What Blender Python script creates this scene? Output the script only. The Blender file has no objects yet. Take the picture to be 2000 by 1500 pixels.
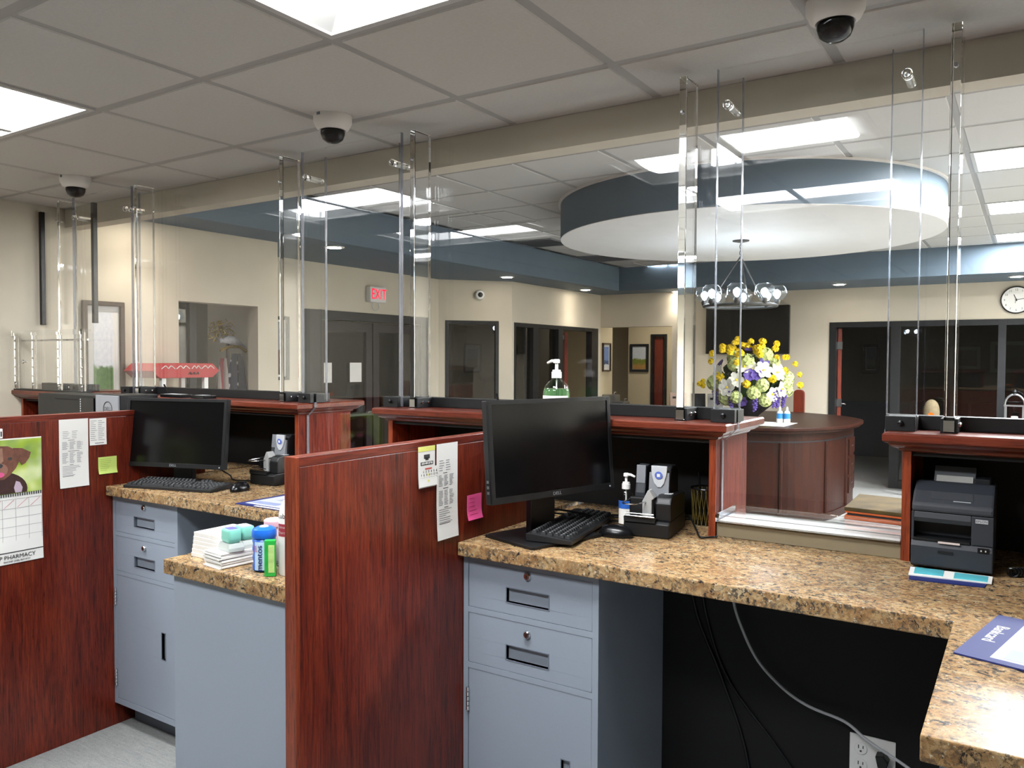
import bpy, bmesh, math, random
from mathutils import Matrix, Vector, Euler
random.seed(7)
R = math.radians
scene = bpy.context.scene
C = scene.collection

# ------------------------------------------------------------------ camera, world, exposure
cam_data = bpy.data.cameras.new('camera')
cam_data.sensor_fit = 'HORIZONTAL'; cam_data.sensor_width = 36.0
cam_data.lens = 1557.8 / 2000.0 * 36.0
cam_data.clip_start = 0.05; cam_data.clip_end = 60
cam = bpy.data.objects.new('camera', cam_data); C.objects.link(cam)
YAW, PITCH, ROLL = -0.57569, -0.030747, 0.004195
_f = Vector((math.sin(YAW)*math.cos(PITCH), math.cos(YAW)*math.cos(PITCH), math.sin(PITCH)))
_r = Vector((math.cos(YAW), -math.sin(YAW), 0)); _u = _r.cross(_f)
_r2 = _r*math.cos(ROLL) + _u*math.sin(ROLL); _u2 = _u*math.cos(ROLL) - _r*math.sin(ROLL)
cam.matrix_world = Matrix(((_r2.x, _u2.x, -_f.x, 0.0), (_r2.y, _u2.y, -_f.y, 0.0), (_r2.z, _u2.z, -_f.z, 1.60), (0, 0, 0, 1)))
scene.camera = cam
world = bpy.data.worlds.new('world'); scene.world = world; world.use_nodes = True
world.node_tree.nodes['Background'].inputs[0].default_value = (0.02, 0.02, 0.022, 1)
scene.view_settings.view_transform = 'Standard'
scene.view_settings.look = 'None'
scene.view_settings.gamma = 1.0
scene.view_settings.use_curve_mapping = False
scene.view_settings.exposure = 1.12
TROFFER, LOBBY_TROFFER, DOWNLIGHT, GLOBE = 18.5, 62.0, 40.0, 32.0     # strengths of the lamps built below
scene.cycles.adaptive_threshold = .05
scene.cycles.max_bounces = 12
scene.cycles.diffuse_bounces = 3
scene.cycles.glossy_bounces = 4
scene.cycles.transmission_bounces = 8
scene.cycles.transparent_max_bounces = 24
scene.cycles.caustics_reflective = False
scene.cycles.caustics_refractive = False
scene.cycles.sample_clamp_indirect = 6.0

# ------------------------------------------------------------------ helpers
MW = {}
def lin(h):
    h = h.lstrip('#'); out = []
    for i in (0, 2, 4):
        c = int(h[i:i+2], 16)/255; out.append(c/12.92 if c <= .04045 else ((c+.055)/1.055)**2.4)
    return (*out, 1)

class NT:
    def __init__(s, name):
        s.m = bpy.data.materials.new(name); s.m.use_nodes = True; s.t = s.m.node_tree; s.t.nodes.clear()
        s.out = s.n('ShaderNodeOutputMaterial')
    def n(s, kind, **kw):
        nd = s.t.nodes.new(kind)
        for k, v in kw.items():
            if hasattr(nd, k) and k not in ('inputs',): setattr(nd, k, v)
        return nd
    def l(s, a, b): s.t.links.new(a, b)
    def coord(s, scale=(1, 1, 1), kind='Object', rot=(0, 0, 0)):
        tc = s.n('ShaderNodeTexCoord'); mp = s.n('ShaderNodeMapping'); mp.inputs['Scale'].default_value = scale
        mp.inputs['Rotation'].default_value = rot
        s.l(tc.outputs[kind], mp.inputs['Vector']); return mp.outputs[0]
    def noise(s, vec, scale=5, detail=4, rough=.5, dist=0):
        nd = s.n('ShaderNodeTexNoise'); nd.inputs['Scale'].default_value = scale; nd.inputs['Detail'].default_value = detail
        nd.inputs['Roughness'].default_value = rough; nd.inputs['Distortion'].default_value = dist
        s.l(vec, nd.inputs['Vector']); return nd.outputs['Fac']
    def ramp(s, fac, stops, interp='LINEAR'):
        nd = s.n('ShaderNodeValToRGB'); nd.color_ramp.interpolation = interp; e = nd.color_ramp.elements
        while len(e) < len(stops): e.new(.5)
        for el, (p, c) in zip(e, stops): el.position = p; el.color = lin(c) if isinstance(c, str) else c
        s.l(fac, nd.inputs[0]); return nd.outputs[0]
    def mix(s, fac, a, b, blend='MIX'):
        nd = s.n('ShaderNodeMix', data_type='RGBA', blend_type=blend)
        for v, i in ((fac, 0), (a, 6), (b, 7)):
            if hasattr(v, 'is_linked'): s.l(v, nd.inputs[i])
            else: nd.inputs[i].default_value = v
        return nd.outputs[2]
    def bsdf(s, color, rough=.5, metal=0, spec=.5, coat=0, trans=0, ior=1.45, emit=None, estr=0, alpha=1):
        p = s.n('ShaderNodeBsdfPrincipled')
        if hasattr(color, 'is_linked'): s.l(color, p.inputs['Base Color'])
        else: p.inputs['Base Color'].default_value = color
        if hasattr(rough, 'is_linked'): s.l(rough, p.inputs['Roughness'])
        else: p.inputs['Roughness'].default_value = rough
        p.inputs['Metallic'].default_value = metal; p.inputs['Specular IOR Level'].default_value = spec
        p.inputs['Coat Weight'].default_value = coat; p.inputs['Transmission Weight'].default_value = trans
        p.inputs['IOR'].default_value = ior; p.inputs['Alpha'].default_value = alpha
        if coat: p.inputs['Coat Roughness'].default_value = .12
        if emit: p.inputs['Emission Color'].default_value = emit; p.inputs['Emission Strength'].default_value = estr
        s.l(p.outputs[0], s.out.inputs[0]); s.p = p; return p
    def bump(s, h, strength=.2, dist=.002):
        b = s.n('ShaderNodeBump'); b.inputs['Strength'].default_value = strength; b.inputs['Distance'].default_value = dist
        s.l(h, b.inputs['Height']); s.l(b.outputs[0], s.p.inputs['Normal'])

def plain(name, h, rough=.5, metal=0, spec=.5, coat=0, var=0.06, vscale=6, bump=0, bscale=200, bdist=.001):
    t = NT(name); v = t.coord()
    c = lin(h); k = var
    col = t.ramp(t.noise(v, vscale, 3), [(.3, tuple(x*(1-k) for x in c[:3])+(1,)), (.7, tuple(min(1, x*(1+k)) for x in c[:3])+(1,))])
    t.bsdf(col, rough, metal, spec, coat)
    if bump: t.bump(t.noise(v, bscale, 2), bump, bdist)
    return t.m
def emitter(name, h, strength):
    t = NT(name); e = t.n('ShaderNodeEmission'); e.inputs[0].default_value = lin(h); e.inputs[1].default_value = strength
    v = t.coord(); r = t.ramp(t.noise(v, 2, 1), [(0, h), (1, h)]); t.l(r, e.inputs[0])
    t.l(e.outputs[0], t.out.inputs[0]); return t.m
def wood(name, axis='Z', dark='#340e07', mid='#651f0f', light='#8a381c', rough=.34, spec=.5, coat=.12):
    t = NT(name)
    sc = {'Z': (46, 46, 2.4), 'X': (2.4, 46, 46), 'Y': (46, 2.4, 46)}[axis]
    sc2 = {'Z': (7, 7, .75), 'X': (.75, 7, 7), 'Y': (7, .75, 7)}[axis]
    fine = t.noise(t.coord(sc), 3.4, 6, .68, .4)
    figure = t.noise(t.coord(sc2), 1.5, 4, .55, 1.6)
    a = t.ramp(fine, [(.38, dark), (.50, mid), (.72, light)])
    b = t.ramp(figure, [(.32, dark), (.5, mid), (.68, light)])
    col = t.mix(.42, a, b)
    pores = t.ramp(t.noise(t.coord(tuple(x*2.2 for x in sc)), 3, 3, .6), [(.36, (.35, .3, .3, 1)), (.43, (1, 1, 1, 1))])
    col = t.mix(.8, col, pores, 'MULTIPLY')
    blotch = t.ramp(t.noise(t.coord(), 1.6, 2), [(.3, (.85, .83, .83, 1)), (.7, (1.08, 1.08, 1.08, 1))])
    col = t.mix(1.0, col, blotch, 'MULTIPLY')
    t.bsdf(col, rough, 0, spec, coat); t.bump(fine, .12, .0006); return t.m
def granite(name):
    t = NT(name); v = t.coord((1, 1.35, 1), rot=(0, 0, .5))
    a = t.noise(v, 22, 6, .72, .5); b = t.noise(v, 75, 5, .7, .3)
    base = t.ramp(a, [(.30, '#745538'), (.44, '#947450'), (.55, '#a68a63'), (.68, '#ae9d80')])
    vo = t.n('ShaderNodeTexVoronoi'); vo.inputs['Scale'].default_value = 110; t.l(v, vo.inputs['Vector'])
    cell = t.ramp(vo.outputs['Color'], [(.0, (.6, .55, .5, 1)), (.5, (1, 1, 1, 1)), (1, (1.25, 1.2, 1.12, 1))])
    base = t.mix(.8, base, cell, 'MULTIPLY')
    m1 = t.ramp(b, [(.43, (1, 1, 1, 1)), (.49, (0, 0, 0, 1))])
    m1b = t.ramp(t.noise(v, 9, 3, .6), [(.36, (.35, .35, .35, 1)), (.56, (1, 1, 1, 1))])
    col = t.mix(t.mix(1.0, m1, m1b, 'MULTIPLY'), base, lin('#4a443d'))
    m2 = t.ramp(t.noise(v, 40, 5, .75, .8), [(.38, (1, 1, 1, 1)), (.44, (0, 0, 0, 1))])
    col = t.mix(m2, col, lin('#2f2b29'))
    m3 = t.ramp(t.noise(v, 130, 3, .6), [(.62, (0, 0, 0, 1)), (.70, (1, 1, 1, 1))])
    col = t.mix(m3, col, lin('#c8bda6'))
    t.bsdf(col, .26, 0, .13, 0); return t.m
def acrylic(name, tint=(.985, .99, .99, 1), ior=1.49, edge=False):
    # flat clear sheet: passes light straight on, mirrors at glancing angles as a polished sheet does
    t = NT(name); tr = t.n('ShaderNodeBsdfTransparent'); tr.inputs[0].default_value = tint
    g = t.n('ShaderNodeBsdfGlossy'); g.inputs['Roughness'].default_value = .008; g.inputs[0].default_value = (1, 1, 1, 1)
    geo = t.n('ShaderNodeNewGeometry'); mr = t.n('ShaderNodeMapRange'); t.l(geo.outputs['Backfacing'], mr.inputs[0]); mr.inputs[3].default_value = ior; mr.inputs[4].default_value = 1/ior
    fr = t.n('ShaderNodeFresnel'); t.l(mr.outputs[0], fr.inputs[0])
    mx = t.n('ShaderNodeMixShader'); t.l(fr.outputs[0], mx.inputs[0]); t.l(tr.outputs[0], mx.inputs[1]); t.l(g.outputs[0], mx.inputs[2])
    t.l(mx.outputs[0], t.out.inputs[0]); return t.m
def clear(name, col=(.97, .98, .98, 1), rough=0.02, ior=1.45):
    t = NT(name); t.bsdf(col, rough, 0, .5, 0, 1.0, ior); return t.m

BM = bmesh.new
def box(bm, x0, x1, y0, y1, z0, z1, mi=0):
    vs = [bm.verts.new((x, y, z)) for x in (x0, x1) for y in (y0, y1) for z in (z0, z1)]
    for q in ((0, 1, 3, 2), (4, 6, 7, 5), (0, 4, 5, 1), (2, 3, 7, 6), (0, 2, 6, 4), (1, 5, 7, 3)):
        f = bm.faces.new([vs[i] for i in q]); f.material_index = mi
    return bm
def loft(bm, loops, closed=True, cap=True, mi=0):
    rings = [[bm.verts.new(p) for p in lp] for lp in loops]; n = len(rings[0])
    for a, b in zip(rings, rings[1:]):
        for i in range(n if closed else n-1):
            j = (i+1) % n
            try: f = bm.faces.new((a[i], a[j], b[j], b[i])); f.material_index = mi
            except ValueError: pass
    if cap:
        for r, rev in ((rings[0], True), (rings[-1], False)):
            try: f = bm.faces.new(r[::-1] if rev else r); f.material_index = mi
            except ValueError: pass
    return bm
def lathe(bm, prof, c=(0, 0, 0), n=24, mi=0, sx=1, sy=1, axis='Z'):
    lp = []
    for r, z in prof:
        ring = []
        for i in range(n):
            a = 2*math.pi*i/n; x, y = r*math.cos(a)*sx, r*math.sin(a)*sy
            ring.append({'Z': (c[0]+x, c[1]+y, c[2]+z), 'Y': (c[0]+x, c[1]-z, c[2]+y), 'X': (c[0]+z, c[1]+x, c[2]+y)}[axis])
        lp.append(ring)
    return loft(bm, lp, mi=mi)
def tube(bm, pts, r, n=8, mi=0):
    pts = [Vector(p) for p in pts]; lp = []; up = Vector((0, 0, 1))
    rs = r if isinstance(r, (list, tuple)) else [r]*len(pts)
    d0 = (pts[1]-pts[0]).normalized(); s = d0.cross(up)
    if s.length < 1e-3: s = d0.cross(Vector((1, 0, 0)))
    s.normalize()
    for i, p in enumerate(pts):
        d = (pts[min(i+1, len(pts)-1)]-pts[max(i-1, 0)]).normalized()
        s = (s-d*s.dot(d)).normalized(); t = d.cross(s)
        lp.append([p+(s*math.cos(2*math.pi*k/n)+t*math.sin(2*math.pi*k/n))*rs[i] for k in range(n)])
    return loft(bm, lp, mi=mi)
def spline(pts, m=6):
    pts = [Vector(p) for p in pts]; out = []
    P = [pts[0]*2-pts[1]]+pts+[pts[-1]*2-pts[-2]]
    for i in range(1, len(P)-2):
        for k in range(m):
            t = k/m
            out.append(.5*((2*P[i])+(P[i+1]-P[i-1])*t+(2*P[i-1]-5*P[i]+4*P[i+1]-P[i+2])*t*t+(3*P[i]-P[i-1]-3*P[i+1]+P[i+2])*t**3))
    return out+[pts[-1]]
def prism(bm, poly, a0, a1, axis='Z', mi=0):
    def P(p, h): return {'Z': (p[0], p[1], h), 'Y': (p[0], h, p[1]), 'X': (h, p[0], p[1])}[axis]
    return loft(bm, [[P(p, a0) for p in poly], [P(p, a1) for p in poly]], mi=mi)
def rrect(x0, x1, y0, y1, r, n=4):
    out = []
    for cx, cy, a in ((x1-r, y1-r, 0), (x0+r, y1-r, 90), (x0+r, y0+r, 180), (x1-r, y0+r, 270)):
        for k in range(n+1): t = R(a+90*k/n); out.append((cx+r*math.cos(t), cy+r*math.sin(t)))
    return out
def ell(cx, cy, rx, ry, n=20, a0=0, a1=360):
    full = a1-a0 >= 360
    return [(cx+rx*math.cos(R(a0+(a1-a0)*k/(n if full else n-1))), cy+ry*math.sin(R(a0+(a1-a0)*k/(n if full else n-1)))) for k in range(n)]

def finish(bm, bev=0, smooth=False, seg=2, ang=35):
    bmesh.ops.remove_doubles(bm, verts=bm.verts, dist=1e-6)
    bmesh.ops.recalc_face_normals(bm, faces=bm.faces)
    if bev:
        es = [e for e in bm.edges if len(e.link_faces) == 2 and e.calc_face_angle(0) > R(ang)]
        bmesh.ops.bevel(bm, geom=es, offset=bev, segments=seg, profile=.6, affect='EDGES', clamp_overlap=True)
    if smooth:
        for f in bm.faces: f.smooth = True
        for e in bm.edges:
            if len(e.link_faces) == 2 and e.calc_face_angle(0) > R(40): e.smooth = False
def link(o, parent=None):
    C.objects.link(o)
    if parent is not None: o.parent = parent
    return o
def obj(name, bm, mat, parent=None, bev=0, smooth=False, world=True, seg=2, label=None, fin=True):
    """one mesh object; bm is in world coordinates (world=True) or in the parent's own frame"""
    if fin: finish(bm, bev, smooth, seg)
    me = bpy.data.meshes.new(name)
    if parent is not None:
        if not world:
            root = parent
            while root.parent is not None: root = root.parent
            bm.transform(MW[root])
        bm.transform(MW[parent].inverted())
        off = Vector((0, 0, 0)); base = MW[parent]
    else: base = Matrix.Identity(4)
    xs = [v.co for v in bm.verts]
    lo = Vector((min(v.x for v in xs), min(v.y for v in xs), min(v.z for v in xs))); hi = Vector((max(v.x for v in xs), max(v.y for v in xs), max(v.z for v in xs)))
    off = Vector(((lo.x+hi.x)/2, (lo.y+hi.y)/2, lo.z))
    bm.transform(Matrix.Translation(-off)); bm.to_mesh(me); bm.free()
    for m in (mat if isinstance(mat, (list, tuple)) else [mat]): me.materials.append(m)
    o = bpy.data.objects.new(name, me); link(o, parent); o.location = off
    MW[o] = base @ Matrix.Translation(off)
    if label: o['label'] = label
    return o
def tag(o, label, cat, group=None, kind=None):
    if label: o['label'] = label
    if cat: o['category'] = cat
    if group: o['group'] = group
    if kind: o['kind'] = kind
    return o
def thing(name, label, cat, loc=(0, 0, 0), rotz=0, group=None, rot=None):
    o = bpy.data.objects.new(name, None); C.objects.link(o); o.empty_display_size = .05
    o.location = loc; o.rotation_euler = rot if rot else (0, 0, rotz)
    MW[o] = Matrix.Translation(Vector(loc)) @ Euler(rot if rot else (0, 0, rotz)).to_matrix().to_4x4()
    return tag(o, label, cat, group)
def struct(name, bm, mat, parent=None, label=None, bev=0, smooth=False):
    o = obj(name, bm, mat, parent, bev=bev, smooth=smooth)
    if parent is None:
        o['kind'] = 'structure'
    if label: o['label'] = label
    return o
def clone(o, parent=None, delta=(0, 0, 0), label=None):
    c = o.copy(); C.objects.link(c); c.parent = parent
    if parent is None: c.location = o.location+Vector(delta)
    MW[c] = (Matrix.Translation(Vector(delta)) @ MW[o])
    if label: c['label'] = label
    for ch in o.children: clone(ch, c, delta)
    return c
def text(name, s, size, mat, parent, mtx, world=True, extrude=.0004, align='CENTER', sx=1.0):
    """flat lettering built from the built-in font; mtx maps the text plane (x right, y up, z out)"""
    cu = bpy.data.curves.new(name, 'FONT'); cu.body = s; cu.size = size; cu.align_x = align; cu.align_y = 'CENTER'; cu.extrude = extrude; cu.resolution_u = 2
    tmp = bpy.data.objects.new(name+'_tmp', cu); C.objects.link(tmp)
    dg = bpy.context.evaluated_depsgraph_get(); me = bpy.data.meshes.new_from_object(tmp.evaluated_get(dg))
    bpy.data.objects.remove(tmp); bpy.data.curves.remove(cu)
    bm = BM(); bm.from_mesh(me); bpy.data.meshes.remove(me)
    bm.transform(mtx @ Matrix.Diagonal((sx, 1, 1, 1)))
    return obj(name, bm, mat, parent, world=world, fin=False)
def frame_mtx(origin, xdir, ydir):
    x = Vector(xdir).normalized(); y = Vector(ydir).normalized(); z = x.cross(y)
    return Matrix(((x.x, y.x, z.x, origin[0]), (x.y, y.y, z.y, origin[1]), (x.z, y.z, z.z, origin[2]), (0, 0, 0, 1)))

# ------------------------------------------------------------------ materials
m_wall = plain('beige_wall_paint', '#cbc3b2', .75, var=.02, bump=.08, bscale=350)
m_wall2 = plain('hall_wall_paint', '#cdbf9f', .75, var=.02)
m_tile = plain('ceiling_tile', '#bcbab6', .9, var=.03, vscale=90, bump=.5, bscale=420, bdist=.002)
m_bar = plain('ceiling_tee_bar', '#9c9a97', .6, var=.02)
m_blue = plain('slate_blue_paint', '#5f6f7d', .6, var=.03)
m_soffit = plain('soffit_paint', '#a59b8b', .75, var=.03)
m_white = plain('white_paint', '#d9d6d2', .6, var=.02)
m_carpet = None
m_woodZ = wood('mahogany_upright', 'Z'); m_woodX = wood('mahogany_long', 'X'); m_woodY = wood('mahogany_deep', 'Y')
m_woodE = wood('mahogany_end_panel', 'Z', rough=.6, spec=.15, coat=0)
m_edge = wood('orange_mahogany_edge', 'Z', '#561d0f', '#80361c', '#9a4829', .32)
m_edgeX = wood('orange_mahogany_moulding', 'X', '#40150d', '#642818', '#7f3d28', .32)
m_door = wood('cherry_door', 'Z', '#4f1a0d', '#7e2f1a', '#934126', .4)
m_desk = wood('desk_veneer', 'Z', '#1a0804', '#2b1008', '#3a190d', .4, .2, 0)
m_granite = granite('gold_granite')
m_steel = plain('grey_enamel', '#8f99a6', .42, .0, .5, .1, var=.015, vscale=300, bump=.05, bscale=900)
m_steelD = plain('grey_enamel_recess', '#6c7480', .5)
m_black = plain('black_laminate', '#050507', .7, var=.1)
m_blackp = plain('black_plastic', '#101113', .45, var=.05, bump=.1, bscale=800)
m_blackg = plain('gloss_black', '#0c0d10', .25, var=.05)
m_dark = plain('charcoal_plastic', '#2a2d32', .55, var=.04, bump=.12, bscale=900)
m_grey = plain('grey_plastic', '#7d8085', .45, var=.03)
m_lgrey = plain('pale_grey_plastic', '#b6b9bd', .35, var=.03)
m_chrome = plain('chrome', '#d5d6d8', .14, 1.0, var=.02)
m_alu = plain('satin_metal', '#8f9092', .3, .9, var=.03)
m_frame = plain('dark_bronze_frame', '#17191d', .45, .2, var=.04)
m_paper = plain('paper', '#e4e3df', .8, var=.015)
m_ink = plain('ink', '#3a3a3c', .8, var=.02)
m_faint = plain('faint_ink', '#8b8c90', .8, var=.02)
m_wplastic = plain('white_plastic', '#e6e6e4', .35, var=.02)
m_acr = acrylic('clear_sheet', ior=1.40)
m_edgeacr = NT('sheet_edge'); m_edgeacr.bsdf(lin('#c4c7d2'), .15, 0, .5, 0, .75, 1.2); m_edgeacr = m_edgeacr.m
m_post = clear('clear_post', (.97, .975, .98, 1), .02, 1.49)
m_glass = acrylic('window_glass', (.93, .94, .94, 1), 1.5)
m_dglass = acrylic('tinted_window_glass', (.36, .37, .39, 1), 1.52)
m_lamp = emitter('troffer_lens', '#fbfdff', TROFFER)
m_lampL = emitter('lobby_lens', '#fbfdff', LOBBY_TROFFER)
m_down = emitter('downlight_lens', '#fff3df', DOWNLIGHT)
m_bulb = emitter('bulb', '#e8f4ff', GLOBE)
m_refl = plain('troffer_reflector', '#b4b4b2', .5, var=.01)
# ------------------------------------------------------------------ the setting
ZC, ZL = 2.538, 2.85           # ceiling over the tellers and soffit; lobby ceiling
def carpet():
    t = NT('grey_carpet'); v = t.coord((1, 1, 1))
    a = t.noise(v, 260, 3, .7); b = t.noise(t.coord((3, 22, 1)), 6, 4, .6)
    col = t.mix(.5, t.ramp(a, [(.3, '#6f7172'), (.7, '#a9aba9')]), t.ramp(b, [(.3, '#7b7d7d'), (.7, '#9b9c99')]))
    t.bsdf(col, .95, 0, .2); t.bump(a, .5, .003); return t.m
m_carpet = carpet()
struct('floor', box(BM(), -8.6, 3.1, -4.7, 15, -.06, 0), m_carpet, label='grey textured carpet floor')
def wall(name, axis, p0, p1, a0, a1, z0, z1, openings=(), mat=None, label=None):
    bm = BM(); cuts = sorted(openings); cur = a0
    def seg(s, e, zb, zt):
        if e-s < 1e-4 or zt-zb < 1e-4: return
        box(bm, p0, p1, s, e, zb, zt) if axis == 'X' else box(bm, s, e, p0, p1, zb, zt)
    for (s, e, zb, zt) in cuts:
        seg(cur, s, z0, z1); seg(s, e, z0, zb); seg(s, e, zt, z1); cur = e
    seg(cur, a1, z0, z1)
    o = obj(name, bm, mat or m_wall); o['kind'] = 'structure'
    if label: o['label'] = label
    return o
wall('wall_left', 'X', -5.24, -5.12, -4.6, 4.40, 0, ZL+.05, [(3.50, 4.20, 0, 2.01)], label='beige side wall with a square opening')
wall('wall_entry', 'X', -5.97, -5.85, 4.40, 7.42, 0, ZL+.05, [(5.32, 7.26, 0, 2.08)], label='beige wall around the dark glass entry doors')
wall('wall_entry_return', 'Y', 4.36, 4.40, -5.97, -5.24, 0, ZL+.05)
wall('wall_office', 'X', -5.35, -5.25, 8.08, 10.45, 0, ZL+.05, [(8.13, 10.37, 0, 2.05)], label='beige wall around the dark framed office front')
wall('wall_far', 'Y', 11.0, 11.1, -4.15, 3.0, 0, ZL+.05, [(-2.20, -1.47, 0, 2.10), (-1.44, 2.20, 0, 2.10)], label='beige far wall with television and doorway')
wall('wall_hall_header', 'Y', 10.45, 10.57, -5.25, -4.15, 2.07, ZL+.05)
wall('wall_hall_end', 'X', -4.15, -4.05, 10.45, 12.6, 0, ZL+.05)
wall('wall_hall_left', 'X', -5.40, -5.30, 10.45, 10.95, 0, 2.6, mat=m_wall2)
wall('wall_hall_back', 'Y', 12.50, 12.60, -5.75, -4.1, 0, 2.6, [(-5.33, -5.05, 0, 2.03)], mat=m_wall2)
wall('wall_hall_recess', 'Y', 13.2, 13.3, -8.0, -4.1, 0, 2.6, mat=m_wall2)
wall('wall_right', 'X', 3.0, 3.1, -4.6, 14.6, 0, ZL+.05)
wall('wall_back', 'Y', -4.7, -4.6, -5.24, 3.1, 0, ZL+.05)
# slanted wall with an office window
ang = math.atan2(8.08-7.42, -5.25+5.85); ln = math.hypot(8.08-7.42, .60)
wa = thing('wall_slanted', None, None, (-5.85, 7.42, 0), ang); wa['kind'] = 'structure'; wa['label'] = 'slanted beige wall with an office window'
bm = BM()
for s, e, zb, zt in ((0, .08, 0, ZL+.05), (.08, .73, 0, .85), (.08, .73, 2.06, ZL+.05), (.73, ln, 0, ZL+.05)): box(bm, s, e, 0, .1, zb, zt)
obj('wall_panel', bm, m_wall, wa, world=False)
# rooms behind the openings
struct('wall_flag_room', box(box(BM(), -7.3, -7.2, 2.6, 4.4, 0, 2.6), -7.2, -5.97, 4.36, 4.4, 0, 2.6), plain('flag_room_shade', '#6a665e', .8))  # dimness of the flag room is put into its wall colour
struct('wall_vestibule', box(BM(), -8.1, -8.0, 4.4, 8.5, 0, 2.6), plain('vestibule_shade', '#4a4341', .8))  # wall coloured dark to stand for the unlit vestibule
struct('wall_office_inner', box(box(BM(), -8.4, -8.3, 7.6, 13.2, 0, 2.6), -8.4, -5.9, 7.5, 7.6, 0, 2.6), m_wall2)
m_dim = plain('dim_room_shade', '#55524d', .8, var=.03)  # darkened wall colour carries the conference room's lack of light
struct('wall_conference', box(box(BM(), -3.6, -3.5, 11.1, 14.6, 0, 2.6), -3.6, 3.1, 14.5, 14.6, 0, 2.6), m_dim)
struct('wall_wainscot', box(BM(), -3.5, 3.0, 14.46, 14.5, 0, .92), plain('navy_wainscot', '#232f46', .6))
struct('ceiling_back_rooms', box(box(box(BM(), -8.6, -5.3, 2.4, 13.3, 2.6, 2.64), -5.3, -4.1, 10.57, 13.3, 2.6, 2.64), -3.6, 3.1, 11.1, 14.6, 2.6, 2.64), m_soffit)

# ceiling over the tellers: hung tiles on tee bars
ceil = struct('ceiling', box(BM(), -5.24, 3.1, -4.7, 2.72, ZC+.09, ZC+.12), m_tile, label='suspended ceiling of grey square tiles')
gx = [-1.74-.61*k for k in range(-3, 7)]; gy = [1.70+.61*k for k in range(-3, 3)]
light_cells = [(-1.74, 1.09), (-4.18, 1.09), (-1.74, -.13), (-4.18, -.13)]
def in_light(x0, y0):
    return any(lx-.01 < x0 < lx+1.2 and ly-.3 < y0 < ly+.3 for lx, ly in light_cells)
def tile_mesh(w, d):
    return loft(BM(), [[(x, y, z) for x, y in ((-a, -b), (a, -b), (a, b), (-a, b))] for a, b, z in ((w/2-.004, d/2-.004, .006), (w/2-.004, d/2-.004, .0), (w/2-.010, d/2-.010, -.006))])
protos = {}
def put_tile(parent, x0, x1, y0, y1, z, name='ceiling_tile'):
    key = (round(x1-x0, 3), round(y1-y0, 3), name, parent.name)
    if key not in protos:
        bm = tile_mesh(x1-x0-.022, y1-y0-.022); bm.transform(Matrix.Translation(((x0+x1)/2, (y0+y1)/2, z)))
        protos[key] = obj(name, bm, m_tile, parent)
        protos[key]['c'] = ((x0+x1)/2, (y0+y1)/2)
    else:
        p = protos[key]; c = p.copy(); C.objects.link(c); c.parent = parent; q = p['c']
        c.location = p.location+Vector(((x0+x1)/2-q[0], (y0+y1)/2-q[1], 0))
xs = sorted([g for g in gx if g > -5.12]+[-5.12, .71]); xs = [x for x in xs if x < .8]
for a, b in zip(xs, xs[1:]):
    for c, d in ((.48, 1.09), (1.09, 1.70), (1.70, 2.31), (2.31, 2.70)):
        if b-a > .1 and not in_light((a+b)/2-.3, c): put_tile(ceil, a, b, c, d, ZC)
for g in gx:
    if -5.1 < g < .8: obj('tee_bar', box(BM(), g-.0165, g+.0165, -4.6, 2.70, ZC-.002, ZC+.004), m_bar, ceil)
for g in gy:
    if g > .4: obj('tee_bar', box(BM(), -5.12, 3.0, g-.0165, g+.0165, ZC-.0022, ZC+.004), m_bar, ceil)
obj('edge_angle', box(BM(), -5.12, 3.0, 2.675, 2.70, ZC-.003, ZC+.004), m_bar, ceil)
struct('beam_header', box(BM(), -5.12, 3.0, 2.70, 2.80, 2.415, ZL+.05), m_wall, label='beige header beam above the clear screens')

# lobby ceiling, soffit and blue fascia
lob = struct('ceiling_lobby', box(BM(), -5.97, 3.1, 2.72, 11.1, ZL+.09, ZL+.12), m_tile, label='raised lobby ceiling of square tiles')
lx = [-.34+.61*k for k in range(-7, 4)]; ly = [5.50+.61*k for k in range(-4, 8)]
lobby_lights = [(-.34, 5.50, 2), (-.34, 7.33, 2), (-.34, 9.16, 2), (-4.31, 5.58, 1), (-4.31, 9.38, 1), (-.34, 3.67, 2), (1.49, 5.50, 2), (1.49, 7.33, 2), (1.49, 9.16, 2)]  # last four are unseen additions that brighten the lobby and far wall
X2 = [-4.70]+[x for x in lx if x > -4.65]; Y2 = [2.80]+[y for y in ly if 2.9 < y < 9.9]+[9.90]
for a, b in zip(X2, X2[1:]):
    for c, d in zip(Y2, Y2[1:]):
        mx, my = (a+b)/2, (c+d)/2
        if b-a < .12 or d-c < .12: continue
        if math.hypot(mx+1.93, my-6.3) < 1.0: continue
        if any(l[2] == 2 and l[0] < mx < l[0]+1.22 and l[1] < my < l[1]+.61 for l in lobby_lights): continue
        put_tile(lob, a, b, c, d, ZL)
for x in X2[1:-1]: obj('tee_bar', box(BM(), x-.0165, x+.0165, 2.80, 9.90, ZL-.002, ZL+.004), m_bar, lob)
for y in Y2[1:-1]: obj('tee_bar', box(BM(), -4.70, 2.7, y-.0165, y+.0165, ZL-.0022, ZL+.004), m_bar, lob)
struct('trim_fascia_side', box(BM(), -4.74, -4.70, 2.80, 9.94, ZC-.002, ZL+.002), m_blue, label='slate blue fascia band of the side soffit')
struct('trim_fascia_far', box(BM(), -4.70, 3.0, 9.90, 9.94, ZC-.002, ZL+.002), m_blue, label='slate blue fascia band of the far soffit')
struct('ceiling_soffit', box(box(BM(), -5.97, -4.74, 2.80, 11.0, ZC, ZC+.03), -4.74, 3.0, 9.94, 11.0, ZC, ZC+.03), m_blue, label='low soffit along the lobby walls')
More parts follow.
